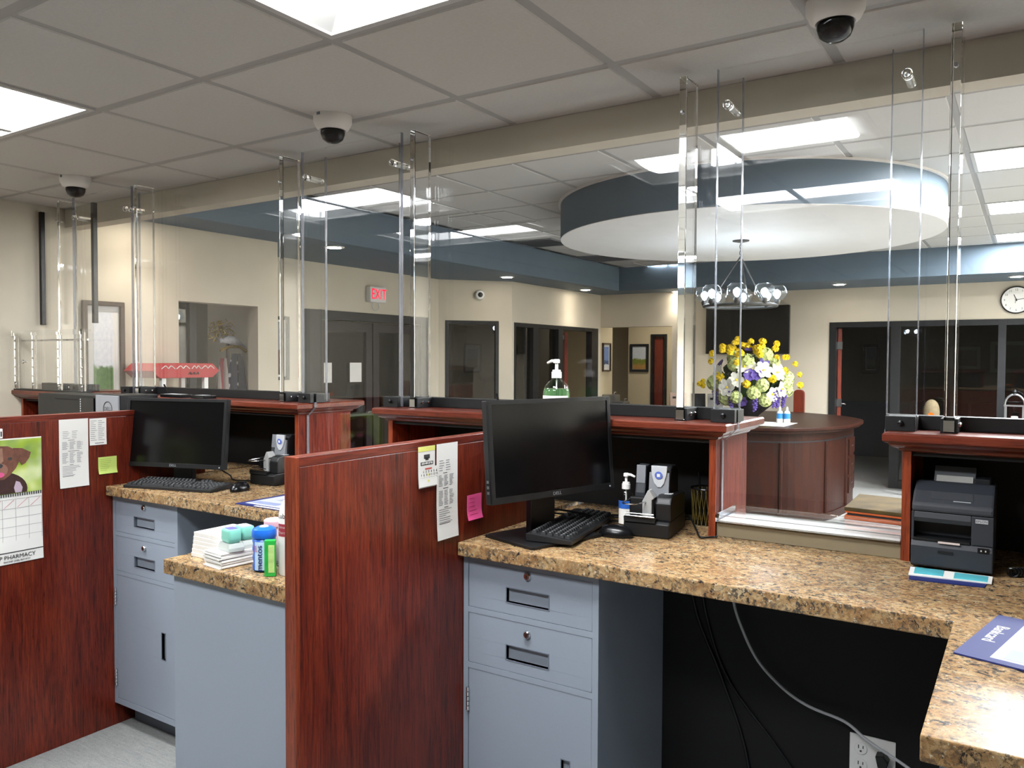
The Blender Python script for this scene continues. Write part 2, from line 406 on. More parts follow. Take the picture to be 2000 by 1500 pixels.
dr = thing('ceiling_drum', 'round hanging ceiling drum with slate blue rim and white underside', 'ceiling drum', (-1.93, 6.3, 2.56)); dr['kind'] = 'structure'
obj('rim', lathe(BM(), [(1.43, .0), (1.43, .285)], n=96), m_blue, dr, smooth=True, world=False)
obj('underside', lathe(BM(), [(1.4285, -.003), (1.4285, .006)], n=96), m_white, dr, world=False)
obj('top_flange', lathe(BM(), [(1.45, .272), (1.45, .284)], n=96), m_white, dr, world=False)

# lamps in the ceilings
def troffer(x, y, w, d, z, lens, label, group):
    t = thing('ceiling_light', label, 'ceiling light', (x+w/2, y+d/2, z), group=group)
    a, b = w/2-.012, d/2-.012; fr = .022
    bm = BM()
    for x0, x1, y0, y1 in ((-a, a, -b, -b+fr), (-a, a, b-fr, b), (-a, -a+fr, -b+fr, b-fr), (a-fr, a, -b+fr, b-fr)): box(bm, x0, x1, y0, y1, -.008, .004)
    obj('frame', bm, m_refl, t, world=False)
    a2, b2 = a-fr, b-fr; ia, ib = a2-.09 if w > 1 else a2-.07, b2*.80
    bm = BM(); o = [(-a2, -b2), (a2, -b2), (a2, b2), (-a2, b2)]; i = [(-ia, -ib), (ia, -ib), (ia, ib), (-ia, ib)]
    loft(bm, [[(p[0], p[1], .0) for p in o], [(p[0], p[1], .055) for p in i]], cap=False)
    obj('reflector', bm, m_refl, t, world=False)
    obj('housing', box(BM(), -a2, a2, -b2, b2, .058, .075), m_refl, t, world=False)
    bm = BM(); lp = []
    for k in range(9):
        th = math.pi*k/8; yy = -ib*math.cos(th); zz = .054-.045*math.sin(th); lp.append([(-ia, yy, zz), (ia, yy, zz)])
    rings = [[bm.verts.new(p) for p in q] for q in lp]
    for p, q in zip(rings, rings[1:]): bm.faces.new((p[0], q[0], q[1], p[1]))
    bm.faces.new([r[0] for r in rings]); bm.faces.new([r[1] for r in rings][::-1])
    obj('lens', bm, lens, t, world=False, smooth=True)
    return t
TL = ['recessed troffer over the wooden partition, nearest the clear screens', 'recessed troffer over the far station, beside the wall with the poster', 'recessed troffer over the aisle behind the granite counter', 'recessed troffer over the aisle behind the far station']
for (x, y), lb in zip(light_cells, TL): troffer(x, y, 1.22, .61, ZC, m_lamp, lb, 'teller ceiling troffers')
LLB = ['first lobby troffer of the row beside the round drum, counted from the beam', 'second lobby troffer of the row beside the round drum', 'third lobby troffer of the row beside the round drum, by the blue fascia',
       'small square lobby troffer between the round drum and the side fascia', 'small square lobby troffer in the far corner behind the round drum', 'unseen added lobby troffer just behind the header beam', 'first unseen added lobby troffer of the outer row', 'second unseen added lobby troffer of the outer row', 'third unseen added lobby troffer of the outer row']
for (x, y, n), lb in zip(lobby_lights, LLB): troffer(x, y, .61*n, .61, ZL-.003*(n == 1), m_lampL, lb, 'lobby troffers')
def downlight(x, y, lb, power=2.4):
    t = thing('recessed_downlight', lb, 'downlight', (x, y, ZC), group='soffit downlights')
    obj('trim_ring', lathe(lathe(BM(), [(.085, -.006), (.085, .002)], n=28), [(.06, -.007), (.06, -.001)], n=28), m_white, t, world=False)
    obj('lens', lathe(BM(), [(.058, -.009), (.058, -.0075)], n=28), m_down, t, world=False)
    l = bpy.data.lights.new('downlight_beam', 'SPOT'); l.energy = power*4; l.spot_size = R(105); l.spot_blend = .7; l.shadow_soft_size = .05; l.color = (1, .9, .76)
    o = bpy.data.objects.new('downlight_beam', l); link(o, t); o.location = (0, 0, -.02)
for x, y, lb in ((-4.85, 3.1, 'recessed downlight in the soffit above the framed poster'), (-4.92, 4.83, 'recessed downlight in the soffit by the entry wall corner'), (-5.0, 7.59, 'recessed downlight in the soffit by the slanted wall'), (-5.0, 9.5, 'recessed downlight in the soffit above the office front'),
                 (-4.05, 10.36, 'recessed downlight in the soffit beside the hall opening'), (-1.98, 10.4, 'recessed downlight in the soffit between the television and the doorway'), (-.14, 10.4, 'recessed downlight in the soffit above the wall clock')):
    downlight(x, y, lb)
hl = bpy.data.lights.new('hall_lamp', 'AREA'); hl.energy = 8; hl.size = .5; hl.color = (1, .93, .82)
ho = bpy.data.objects.new('hall_lamp', hl); C.objects.link(ho); ho.location = (-4.75, 11.6, 2.55)
for nm, loc, en in (('office_fill', (-6.8, 9.2, 2.55), 5), ('vestibule_fill', (-7.0, 6.4, 2.55), 1.5), ('conference_fill', (-1.0, 13.2, 2.55), .6), ('flag_room_fill', (-5.9, 3.6, 2.55), 2.5)):  # unseen fill lights added to the back rooms, without fixtures
    l = bpy.data.lights.new(nm, 'AREA'); l.energy = en; l.size = .5; l.color = (1, .95, .88); o = bpy.data.objects.new(nm, l); C.objects.link(o); o.location = loc

def vent(x, y, w, d, z, lb, n=8, mat=None):
    t = thing('air_vent', lb, 'air vent', (x+w/2, y+d/2, z))
    bm = BM()
    for x0, x1, y0, y1 in ((-w/2, w/2, -d/2, -d/2+.03), (-w/2, w/2, d/2-.03, d/2), (-w/2, -w/2+.03, -d/2+.03, d/2-.03), (w/2-.03, w/2, -d/2+.03, d/2-.03)): box(bm, x0, x1, y0, y1, -.012, -.004)
    obj('frame', bm, mat or m_white, t, world=False)
    obj('backing', box(BM(), -w/2+.03, w/2-.03, -d/2+.03, d/2-.03, -.005, -.004), m_steelD, t, world=False)
    for k in range(n):
        yy = -d/2+.05+(d-.1)*k/(n-1); bm = box(BM(), -w/2+.03, w/2-.03, -.012, .012, -.001, .001); bm.transform(Matrix.Translation((0, yy, -.008)) @ Matrix.Rotation(R(35), 4, 'X')); obj('slat', bm, mat or m_white, t, world=False)
vent(-2.40, 9.35, .55, .42, ZL, 'white louvred ceiling vent behind the round drum')
vent(-4.62, 8.55, .58, .58, ZL, 'grey square return grille in the lobby corner behind the drum', 10, m_grey)
vent(-4.64, 7.1, .5, .5, ZL, 'grey square return grille beside the side fascia', 9, m_grey)
# security cameras
def dome(x, y, z, lb, s=1.0):
    t = thing('security_camera', lb, 'security camera', (x, y, z), group='ceiling dome cameras')
    obj('housing', lathe(BM(), [(.074*s, 0), (.074*s, -.006), (.073*s, -.03), (.062*s, -.052), (.05*s, -.06), (.046*s, -.058)], n=36), m_white, t, smooth=True, world=False)
    obj('dome', lathe(BM(), [(.047*s, -.056), (.046*s, -.075), (.038*s, -.094), (.022*s, -.105), (.004*s, -.108)], n=28), clear('smoked_dome', (.5, .5, .52, 1), .01, 1.3), t, smooth=True, world=False)
    obj('lens_block', lathe(BM(), [(.036*s, -.052), (.036*s, -.08), (.026*s, -.09), (.014*s, -.094)], n=20), m_blackg, t, smooth=True, world=False)
    obj('notch', box(BM(), -.008, .008, -.0755*s, -.070*s, -.016, -.001), m_steelD, t, world=False)
dome(-2.273, 2.225, ZC, 'white dome security camera on the ceiling above the first window gap past the calendar')
dome(-4.171, 2.26, ZC, 'white dome security camera on the ceiling beside the far side wall')
dome(-.443, 2.221, ZC, 'white dome security camera on the ceiling above the check printer')
# ------------------------------------------------------------------ counter line
P = 1.875
m_curb = plain('taupe_paint', '#7f745d', .6, var=.03)
# die wall under the ledges, black on the teller side
struct('wall_counter', box(BM(), -5.12, 3.0, 2.42, 2.72, 0, .985), m_woodX, label='wooden die wall of the teller line')
struct('wall_knee_panel', box(BM(), -5.12, 3.0, 2.405, 2.42, 0, .985), m_black, label='black knee space panel under the granite')

def partition(x, lb):
    t = thing('partition_panel', lb, 'partition', (x-.018, 1.85, 0))
    obj('panel', box(BM(), x-.036, x, 1.292, 2.404, 0, 1.345), m_woodZ, t, bev=.0015)
    obj('top_edge', box(BM(), x-.037, x+.0005, 1.29, 2.404, 1.345, 1.369), m_woodY, t, bev=.002)
    obj('front_edge', box(BM(), x-.037, x+.0005, 1.280, 1.292, 0, 1.369), m_edge, t, bev=.0015)
    return t
partition(-1.433, 'tall mahogany partition panel carrying the small wall calendar and pink note')
partition(-3.317, 'tall mahogany partition panel carrying the puppy calendar and green note')

def counter(x0, xr, x1, y1, lb):
    """granite worktop: a run along the line and a return that comes back along the next partition"""
    poly = [(x0, 1.91), (xr, 1.91), (xr, 1.30), (x1, 1.30), (x1, 2.74), (x0, 2.74)]
    o = obj('granite_worktop', prism(BM(), poly, 1.010, 1.050), m_granite, bev=.003)
    return tag(o, lb, 'countertop', 'granite worktops')
counter(-1.432, -.125, .405, 2.74, 'gold speckled granite worktop under the check printer and large blue mat')
counter(-3.316, -1.98, -1.4705, 2.74, 'gold speckled granite worktop with envelopes and a gum bottle on its return')
counter(-5.11, -3.86, -3.354, 2.74, 'gold speckled granite worktop hidden behind the puppy calendar partition')

def drawer_cabinet(x, lb):
    """grey steel pedestal: two drawers over a door; x is its outer face beside the partition"""
    t = thing('drawer_cabinet', lb, 'cabinet', (x+.23, 2.17, 0), group='grey drawer cabinets')
    w = .457; yf = 1.94
    bm = BM()
    box(bm, x, x+w, yf+.02, 2.40, .10, 1.002); obj('body', bm, m_steel, t)
    bm = BM()
    box(bm, x, x+.017, yf, yf+.02, .10, 1.002); box(bm, x+w-.019, x+w, yf, yf+.02, .10, 1.002)
    for z0, z1 in ((.10, .125), (.665, .682), (.835, .852), (.990, 1.002)): box(bm, x+.017, x+w-.019, yf+.001, yf+.02, z0, z1)
    obj('face_frame', bm, m_steel, t)
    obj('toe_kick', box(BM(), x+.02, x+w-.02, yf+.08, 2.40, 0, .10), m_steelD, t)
    def front(nm, z0, z1, hs):
        bm = BM(); X0, X1, y = x+.019, x+w-.021, yf+.002
        hx0, hx1, hz0, hz1 = hs
        for a, b, c, d in ((X0, X1, z0, hz0), (X0, X1, hz1, z1), (X0, hx0, hz0, hz1), (hx1, X1, hz0, hz1)): box(bm, a, b, y, y+.016, c, d)
        f = obj(nm, bm, m_steel, t, bev=.001)
        bm = BM(); box(bm, hx0, hx1, y+.013, y+.017, hz0, hz1); obj('recess', bm, m_steel, f)
        bm = BM()
        for a, b, c, d in ((hx0-.003, hx1+.003, hz0-.003, hz0), (hx0-.003, hx1+.003, hz1, hz1+.003), (hx0-.003, hx0, hz0, hz1), (hx1, hx1+.003, hz0, hz1)): box(bm, a, b, y-.001, y+.013, c, d)
        obj('pull_rim', bm, m_steelD, f); return f
    for z0, z1, hz in ((.853, .989, .930), (.683, .834, .760)):
        f = front('drawer', z0, z1, (x+.155, x+.298, hz-.042, hz))
        l = obj('lock', lathe(BM(), [(.0115, 0), (.0115, .006), (.009, .009), (.004, .009)], (x+.228, yf+.002, hz+.045), 20, axis='Y'), m_chrome, f, smooth=True)
        obj('keyhole', box(BM(), x+.2272, x+.2288, yf-.0085, yf-.006, hz+.040, hz+.049), m_black, f)
    d = front('door', .127, .664, (x+.342, x+.368, .36, .47))
    for z in (.534, .180):
        bm = BM()
        for k in range(5): lathe(bm, [(.0052, .001), (.0052, .0135)], (x+.018, yf-.003, z+.0145*k), 12)
        obj('hinge', bm, m_chrome, d, smooth=True)
    return t
drawer_cabinet(-1.431, 'grey steel drawer cabinet under the granite beside the pink note partition')
drawer_cabinet(-3.315, 'grey steel drawer cabinet under the granite beside the green note partition')
def return_cabinet(x0, x1, lb):
    t = thing('return_cabinet', lb, 'cabinet', ((x0+x1)/2, 1.6, 0))
    obj('side_panel', box(BM(), x0, x0+.02, 1.325, 1.90, 0, 1.008), m_steel, t)
    obj('end_panel', box(BM(), x0+.0, x1, 1.315, 1.325, 0, 1.008), m_steel, t, bev=.001)
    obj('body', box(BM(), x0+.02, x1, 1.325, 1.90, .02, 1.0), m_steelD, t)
return_cabinet(-1.955, -1.4705, 'plain grey steel end cabinet under the envelopes')
return_cabinet(-.10, .405, 'plain grey steel end cabinet under the blue mat return')

# ledges
PROF = [(-.02, 1.350), (.0, 1.352), (.008, 1.356), (.010, 1.362), (.020, 1.364), (.030, 1.371), (.034, 1.377), (.042, 1.379), (.046, 1.383), (.046, 1.400), (.042, 1.405)]
def ledge(x0, x1, lb, lend=True, rend=True):
    t = thing('transaction_ledge', lb, 'ledge', ((x0+x1)/2, 2.58, 1.05))
    y0, y1 = 2.42, 2.74
    bm = BM(); loops = []
    for o, z in PROF: loops.append([(x0-(o if lend else 0), y0-o, z), (x1+(o if rend else 0), y0-o, z), (x1+(o if rend else 0), y1+o, z), (x0-(o if lend else 0), y1+o, z)])
    obj('moulded_top', loft(bm, loops), m_edgeX, t)
    for a, b in ((x0, x0+.022), (x1-.022, x1)):
        p = obj('end_panel', box(BM(), a, b, y0+.003, y1, 1.05, 1.352), m_woodE, t)
        obj('edge_band', box(BM(), a, b, y0, y0+.003, 1.05, 1.352), m_edge, p)
    obj('back_panel', box(BM(), x0+.022, x1-.022, y1-.02, y1, 1.05, 1.352), [m_black], t)
    obj('underside', box(BM(), x0+.022, x1-.022, y0+.012, y1-.02, 1.340, 1.352), m_black, t)
    return t
ledge(-.289, 2.99, 'mahogany ledge with moulded top and cubby over the check printer')
ledge(-2.164, -.813, 'mahogany ledge with moulded top and open cubby behind the big monitor')
ledge(-4.039, -2.688, 'mahogany ledge with moulded top and cubby behind the green note monitor')
ledge(-5.10, -4.563, 'short mahogany ledge with moulded top against the side wall')

# curb and clear tray in every window gap
for k, (lb1, lb2) in enumerate((('low beige curb in the window gap beside the check printer', 'clear acrylic pass tray in the window gap beside the check printer'),
                                ('low beige curb in the window gap behind the pink note partition', 'clear acrylic pass tray in the window gap behind the pink note partition'),)):
    a, b = -.813-P*k, -.289-P*k
    tag(obj('window_curb', box(BM(), a+.001, b-.001, 2.43, 2.62, 1.0505, 1.098), m_curb, bev=.002), lb1, 'curb')
    t = thing('pass_tray', lb2, 'tray', ((a+b)/2, 2.52, 1.098))
    obj('tray_floor', box(box(BM(), a+.002, b-.002, 2.425, 2.62, 1.099, 1.108), b-.20, b-.002, 2.62, 2.93, 1.099, 1.108), m_acr, t)
    obj('steel_plate', box(BM(), a+.004, b-.004, 2.44, 2.60, 1.0985, 1.0992), plain('plate_highlight', '#e8e8e6', .25, 0, .8, var=.03), t)  # plate coloured white to paint in the tray's bright highlight
    obj('front_lip', box(BM(), a+.002, b-.002, 2.418, 2.425, 1.0985, 1.118), m_post, t)
    obj('rear_lip', box(BM(), a+.002, b-.002, 2.598, 2.605, 1.1081, 1.122), m_post, t)
    obj('side_lip', box(BM(), a+.002, a+.009, 2.43, 2.598, 1.1081, 1.122), m_post, t)

# clear screens
ZT = 2.50
def bracket_bolts(parent, x, ys, z, d):
    for y in ys: obj('bolt', lathe(BM(), [(.0055, 0), (.0055, .004), (.003, .006)], (x, y, z), 10, axis='X'), m_chrome, parent, smooth=True)
def screen(x0, x1, fins, edges, lb):
    t = thing('acrylic_screen', lb, 'acrylic screen', ((x0+x1)/2, 2.56, 1.405), group='clear screens on the ledges')
    obj('sheet', box(BM(), x0, x1, 2.556, 2.566, 1.409, ZT), m_acr, t)
    bm = box(box(BM(), x0, x1, 2.540, 2.5555, 1.4055, 1.445), x0, x1, 2.5665, 2.582, 1.4055, 1.445); box(bm, x0, x1, 2.540, 2.582, 1.4052, 1.4088)
    obj('base_channel', bm, m_blackp, t, bev=.0012)
    for x in edges: obj('polished_edge', box(BM(), x-.0015, x+.0015, 2.5555, 2.5665, 1.409, ZT+.0005), m_edgeacr, t)
    for x in fins:
        f = obj('post', box(BM(), x-.013, x+.013, 2.440, 2.5395, 1.4085, ZT), m_post, t, bev=.0015, seg=1)
        bm = BM(); box(bm, x+.0135, x+.021, 2.446, 2.5395, 1.4055, 1.445); box(bm, x-.021, x-.0135, 2.446, 2.5395, 1.4055, 1.445); box(bm, x-.021, x+.021, 2.446, 2.5395, 1.4052, 1.4082)
        b = obj('bracket', bm, m_blackp, t, bev=.001)
        bracket_bolts(b, x+.021, (2.475, 2.513), 1.427, 1)
        obj('foot_plate', box(BM(), x-.013, x+.013, 2.4375, 2.4395, 1.410, 1.440), m_chrome, f)
        obj('tie_bolt', lathe(BM(), [(.006, 0), (.006, .012), (.004, .014)], (x, 2.4395, 2.385), 12, axis='Y'), m_alu, f, smooth=True)
    return t
screen(-.350, 2.95, [-.18], [-.350], 'clear acrylic screen with thick post above the check printer ledge')
screen(-2.225, -.785, [-.94, -2.055], [-.785, -2.225], 'clear acrylic screen with thick posts behind the big monitor')
screen(-4.100, -2.660, [-2.815, -3.93], [-2.660, -4.100], 'clear acrylic screen with thick posts behind the green note monitor')
s4 = screen(-5.10, -4.535, [-4.69], [], 'clear acrylic screen with a black wall channel and a blackened refracting edge by the side wall')
for x, y in ((-5.095, 2.55), (-4.528, 2.556)):
    obj('dark_edge_strip', box(BM(), x-.012, x+.012, y-.012, y+.014, 1.80, ZT-.01), m_blackg, s4, bev=.002)  # first is the wall channel, second paints the sheet edge's dark refraction black

def gap_panel(k, lb):
    d = -P*k; t = thing('window_panel', lb, 'acrylic panel', (-.55+d, 2.47, 1.1), group='clear panels across the window gaps')
    a, b = -.838+d, -.262+d
    # outline follows the ledge mouldings on both sides
    pa, pb = -.813+d, -.289+d
    poly = [(pa+.004, 1.124), (pb-.004, 1.124), (pb-.004, 1.347), (pb-.014, 1.352), (pb-.052, 1.386), (pb-.052, 1.4075), (b, 1.4075), (b, ZT+.01), (a, ZT+.01), (a, 1.4075), (pa+.052, 1.4075), (pa+.052, 1.386), (pa+.014, 1.352), (pa+.004, 1.347)]
    obj('sheet', prism(BM(), poly, 2.466, 2.478, 'Y'), m_acr, t)
    # polished rim of the cut-out and of the long edges
    for pts in ([poly[10], poly[11], poly[12], poly[13], poly[0]], [poly[1], poly[2], poly[3], poly[4], poly[5]], [poly[9], poly[8]], [poly[6], poly[7]]):
        bm = BM()
        for p, q in zip(pts, pts[1:]):
            v = Vector((q[0]-p[0], 0, q[1]-p[1])); L = v.length; n = Vector((v.z, 0, -v.x)).normalized()*.0012
            P0 = Vector((p[0], 0, p[1])); P1 = Vector((q[0], 0, q[1]))
            loft(bm, [[(P0+n+Vector((0, 2.4655, 0))), (P0-n+Vector((0, 2.4655, 0))), (P0-n+Vector((0, 2.4785, 0))), (P0+n+Vector((0, 2.4785, 0)))], [(P1+n+Vector((0, 2.4655, 0))), (P1-n+Vector((0, 2.4655, 0))), (P1-n+Vector((0, 2.4785, 0))), (P1+n+Vector((0, 2.4785, 0)))]])
        obj('polished_edge', bm, m_edgeacr, t)
    for x in (-.802+d, -.300+d):
        br = obj('bracket', box(box(BM(), x-.038, x+.038, 2.444, 2.465, 1.4055, 1.447), x-.038, x+.038, 2.479, 2.5395, 1.4055, 1.445), m_blackp, t, bev=.0015)
        obj('knob', lathe(BM(), [(.007, 0), (.008, .003), (.007, .007), (.003, .009)], (x+.002, 2.444, 1.428), 16, axis='Y'), m_blackg, br, smooth=True)
        so = obj('standoff', lathe(BM(), [(.012, -.0875), (.012, -.012), (.010, -.011)], (x, 2.4675, 2.392), 20, axis='Y'), m_post, t, smooth=True)
        obj('standoff_cap', lathe(BM(), [(.014, 0), (.014, .014), (.011, .017), (.006, .017)], (x, 2.4655, 2.392), 20, axis='Y'), m_post, so, smooth=True)
        obj('screw', lathe(BM(), [(.005, .017), (.005, .021), (.002, .022)], (x, 2.4655, 2.392), 12, axis='Y'), m_chrome, so, smooth=True)
    return t
gap_panel(0, 'clear acrylic panel filling the window gap beside the check printer')
gap_panel(1, 'clear acrylic panel filling the window gap behind the pink note partition')
gap_panel(2, 'clear acrylic panel filling the window gap beyond the green note monitor')

# drilled clear pass box on the short ledge
t = thing('acrylic_pass_box', 'clear acrylic pass box with drilled corner strips on the short ledge', 'acrylic box', (-4.72, 2.40, 1.405))
for x in (-5.085, -4.88, -4.60, -4.36):
    p = obj('corner_strip', box(BM(), x-.013, x+.013, 2.383, 2.3995, 1.4055, 1.745), m_post, t)
    for k in range(6): obj('bolt', lathe(BM(), [(.0055, 0), (.0055, .003)], (x, 2.383, 1.44+.052*k), 8, axis='Y'), m_chrome, p)
obj('front_sheet', box(BM(), -5.10, -4.345, 2.400, 2.406, 1.4055, 1.745), m_acr, t)
obj('top_sheet', box(BM(), -5.10, -4.345, 2.378, 2.433, 1.7455, 1.757), m_acr, t)
obj('top_rail', box(BM(), -5.10, -4.345, 2.370, 2.3775, 1.728, 1.757), m_post, t)
obj('slide_rod', tube(BM(), [(-5.08, 2.42, 1.70), (-4.36, 2.42, 1.70)], .006), m_chrome, t, smooth=True)
obj('base_plate', box(BM(), -5.10, -4.345, 2.378, 2.433, 1.4053, 1.414), m_blackp, t)
obj('knob', lathe(BM(), [(.004, 0), (.004, .02), (.013, .022), (.013, .027), (.008, .03)], (-4.985, 2.400, 1.575), 18, axis='Y'), m_chrome, t, smooth=True)
# ------------------------------------------------------------------ things on the counters
m_screen = plain('dark_screen', '#070809', .18, var=.05)
m_bezel = plain('monitor_bezel', '#121315', .4, var=.04)
m_key = plain('key_black', '#1a1b1d', .5, var=.06)
m_legend = plain('key_legend', '#8a8f92', .7)
m_navy = plain('navy_print', '#1b2766', .6, var=.05)
m_page = plain('printed_page', '#b9bdcc', .6, var=.06, vscale=18)
m_pblue = plain('pale_blue_print', '#8f99bd', .4, var=.05)

def monitor(c, zc, yaw, tilt, lb, base_w=.24, base_d=.20):
    t = thing('computer_monitor', lb, 'monitor', (c[0], c[1], 1.0505), yaw)
    w, h = .505, .30
    T = Matrix.Translation((0, 0, zc-1.0505)) @ Matrix.Rotation(-tilt, 4, 'X')
    def part(nm, bm, mat, parent=None, bev=0, smooth=False):
        finish(bm, bev, smooth); bm.transform(T); bm.transform(MW[t]); return obj(nm, bm, mat, parent or t, fin=False)
    bm = BM(); box(bm, -w/2, w/2, .004, .028, -h/2, h/2); box(bm, -w/2+.05, w/2-.05, .028, .048, -h/2+.03, h/2-.06)
    part('housing', bm, m_bezel, bev=.003)
    bm = BM()
    for x0, x1, z0, z1 in ((-w/2, w/2, -h/2, -h/2+.019), (-w/2, w/2, h/2-.013, h/2), (-w/2, -w/2+.013, -h/2+.019, h/2-.013), (w/2-.013, w/2, -h/2+.019, h/2-.013)): box(bm, x0, x1, -.002, .004, z0, z1)
    bz = part('bezel', bm, m_bezel, bev=.0008)
    part('screen', box(BM(), -w/2+.013, w/2-.013, .0012, .004, -h/2+.019, h/2-.013), m_screen)
    text('lettering', 'DELL', .014, m_grey, bz, MW[t] @ T @ frame_mtx((0, -.0021, -h/2+.0095), (1, 0, 0), (0, 0, 1)), sx=1.15)
    part('power_light', lathe(BM(), [(.0028, 0), (.0028, .001)], (w/2-.02, -.0021, -h/2+.009), 10, axis='Y'), m_lgrey, bz)
    bm = box(BM(), -.05, .05, .050, .075, .008, zc-1.0505+.02); obj('stand_column', bm, m_bezel, t, bev=.004, world=False)
    obj('stand_base', prism(BM(), rrect(-base_w/2-.011, base_w/2-.011, -.079, base_d-.079, .010), 0, .009), m_bezel, t, bev=.002, world=False)
    for k in range(3): part('port', box(BM(), -w/2-.001, -w/2+.002, .010, .020, -h/2+.03+.016*k, -h/2+.038+.016*k), m_alu)
    return t
monitor((-1.217, 2.116), 1.332, R(72.7), R(4.9), 'big black flat monitor turned side-on beside the pink note partition', .29, .23)
monitor((-3.105, 2.10), 1.275, R(17.4), R(5.8), 'black flat monitor on the granite beside the green note partition')

def keyboard(c, z, yaw, lb):
    t = thing('keyboard', lb, 'keyboard', (c[0], c[1], z), yaw)
    w, d = .44, .145
    obj('case', prism(BM(), [(-d/2, .0), (d/2, 0), (d/2, .022), (d/2-.015, .024), (-d/2, .012)], -w/2, w/2, 'X'), m_key, t, bev=.002, world=False)
    bm = BM(); lg = BM()
    def keyrow(y, z0, spans):
        for a, b in spans:
            loft(bm, [[(a, y-.0075, z0), (b, y-.0075, z0), (b, y+.0085, z0+.001), (a, y+.0085, z0+.001)], [(a+.002, y-.005, z0+.007), (b-.002, y-.005, z0+.007), (b-.002, y+.0065, z0+.008), (a+.002, y+.0065, z0+.008)]])
            m = (a+b)/2; box(lg, m-.0028, m+.0008, y-.001, y+.0045, z0+.0076, z0+.0083)
    def seg(x, n, wk=.0165, gap=.0023): return [(x+i*(wk+gap), x+i*(wk+gap)+wk) for i in range(n)]
    ys = [-.055, -.036, -.017, .002, .021, .050]
    for i, y in enumerate(ys):
        z0 = .0125+(y+d/2)*.085; x = -w/2+.012
        if i == 0: keyrow(y, z0, [(x, x+.022), (x+.025, x+.047), (x+.05, x+.072), (x+.075, x+.185), (x+.188, x+.21), (x+.213, x+.235), (x+.238, x+.278)])
        else: keyrow(y, z0, seg(x+(.0, .0, .008, .004, 0, 0)[i], 15 if i < 5 else 14))
        keyrow(y, z0, seg(x+.289, 3) if i not in (2,) else [])
        if i < 5: keyrow(y, z0, seg(x+.352, 4))
    o = obj('key_field', bm, m_key, t, world=False); o['kind'] = 'stuff'
    o = obj('key_legends', lg, m_legend, t, world=False); o['kind'] = 'stuff'
    return t
keyboard((-1.213, 2.23), 1.061, R(99.5), 'black keyboard lying across the foot of the big monitor')
keyboard((-3.020, 2.055), 1.0505, R(15.6), 'black keyboard under the monitor by the green note')
def mouse(c, yaw, lb):
    t = thing('computer_mouse', lb, 'mouse', (c[0], c[1], 1.0505), yaw)
    prof = [(1, 0), (1.02, .006), (.98, .014), (.86, .023), (.62, .031), (.3, .035), (.02, .036)]
    obj('shell', loft(BM(), [[(x*k*.031, y*k*.055, z) for x, y in ell(0, 0, 1, 1, 24)] for k, z in prof]), m_blackg, t, smooth=True, world=False)
    obj('scroll_wheel', lathe(BM(), [(.007, -.003), (.007, .003)], (0, .03, .027), 14, axis='X'), m_dark, t, world=False)
    obj('button_seam', box(BM(), -.0006, .0006, .012, .045, .026, .0335), m_black, t, world=False)
mouse((-1.072, 2.25), R(100), 'black mouse between the keyboard and the check scanner of the big monitor')
mouse((-2.745, 2.155), R(20), 'black mouse beside the keyboard under the green note monitor')

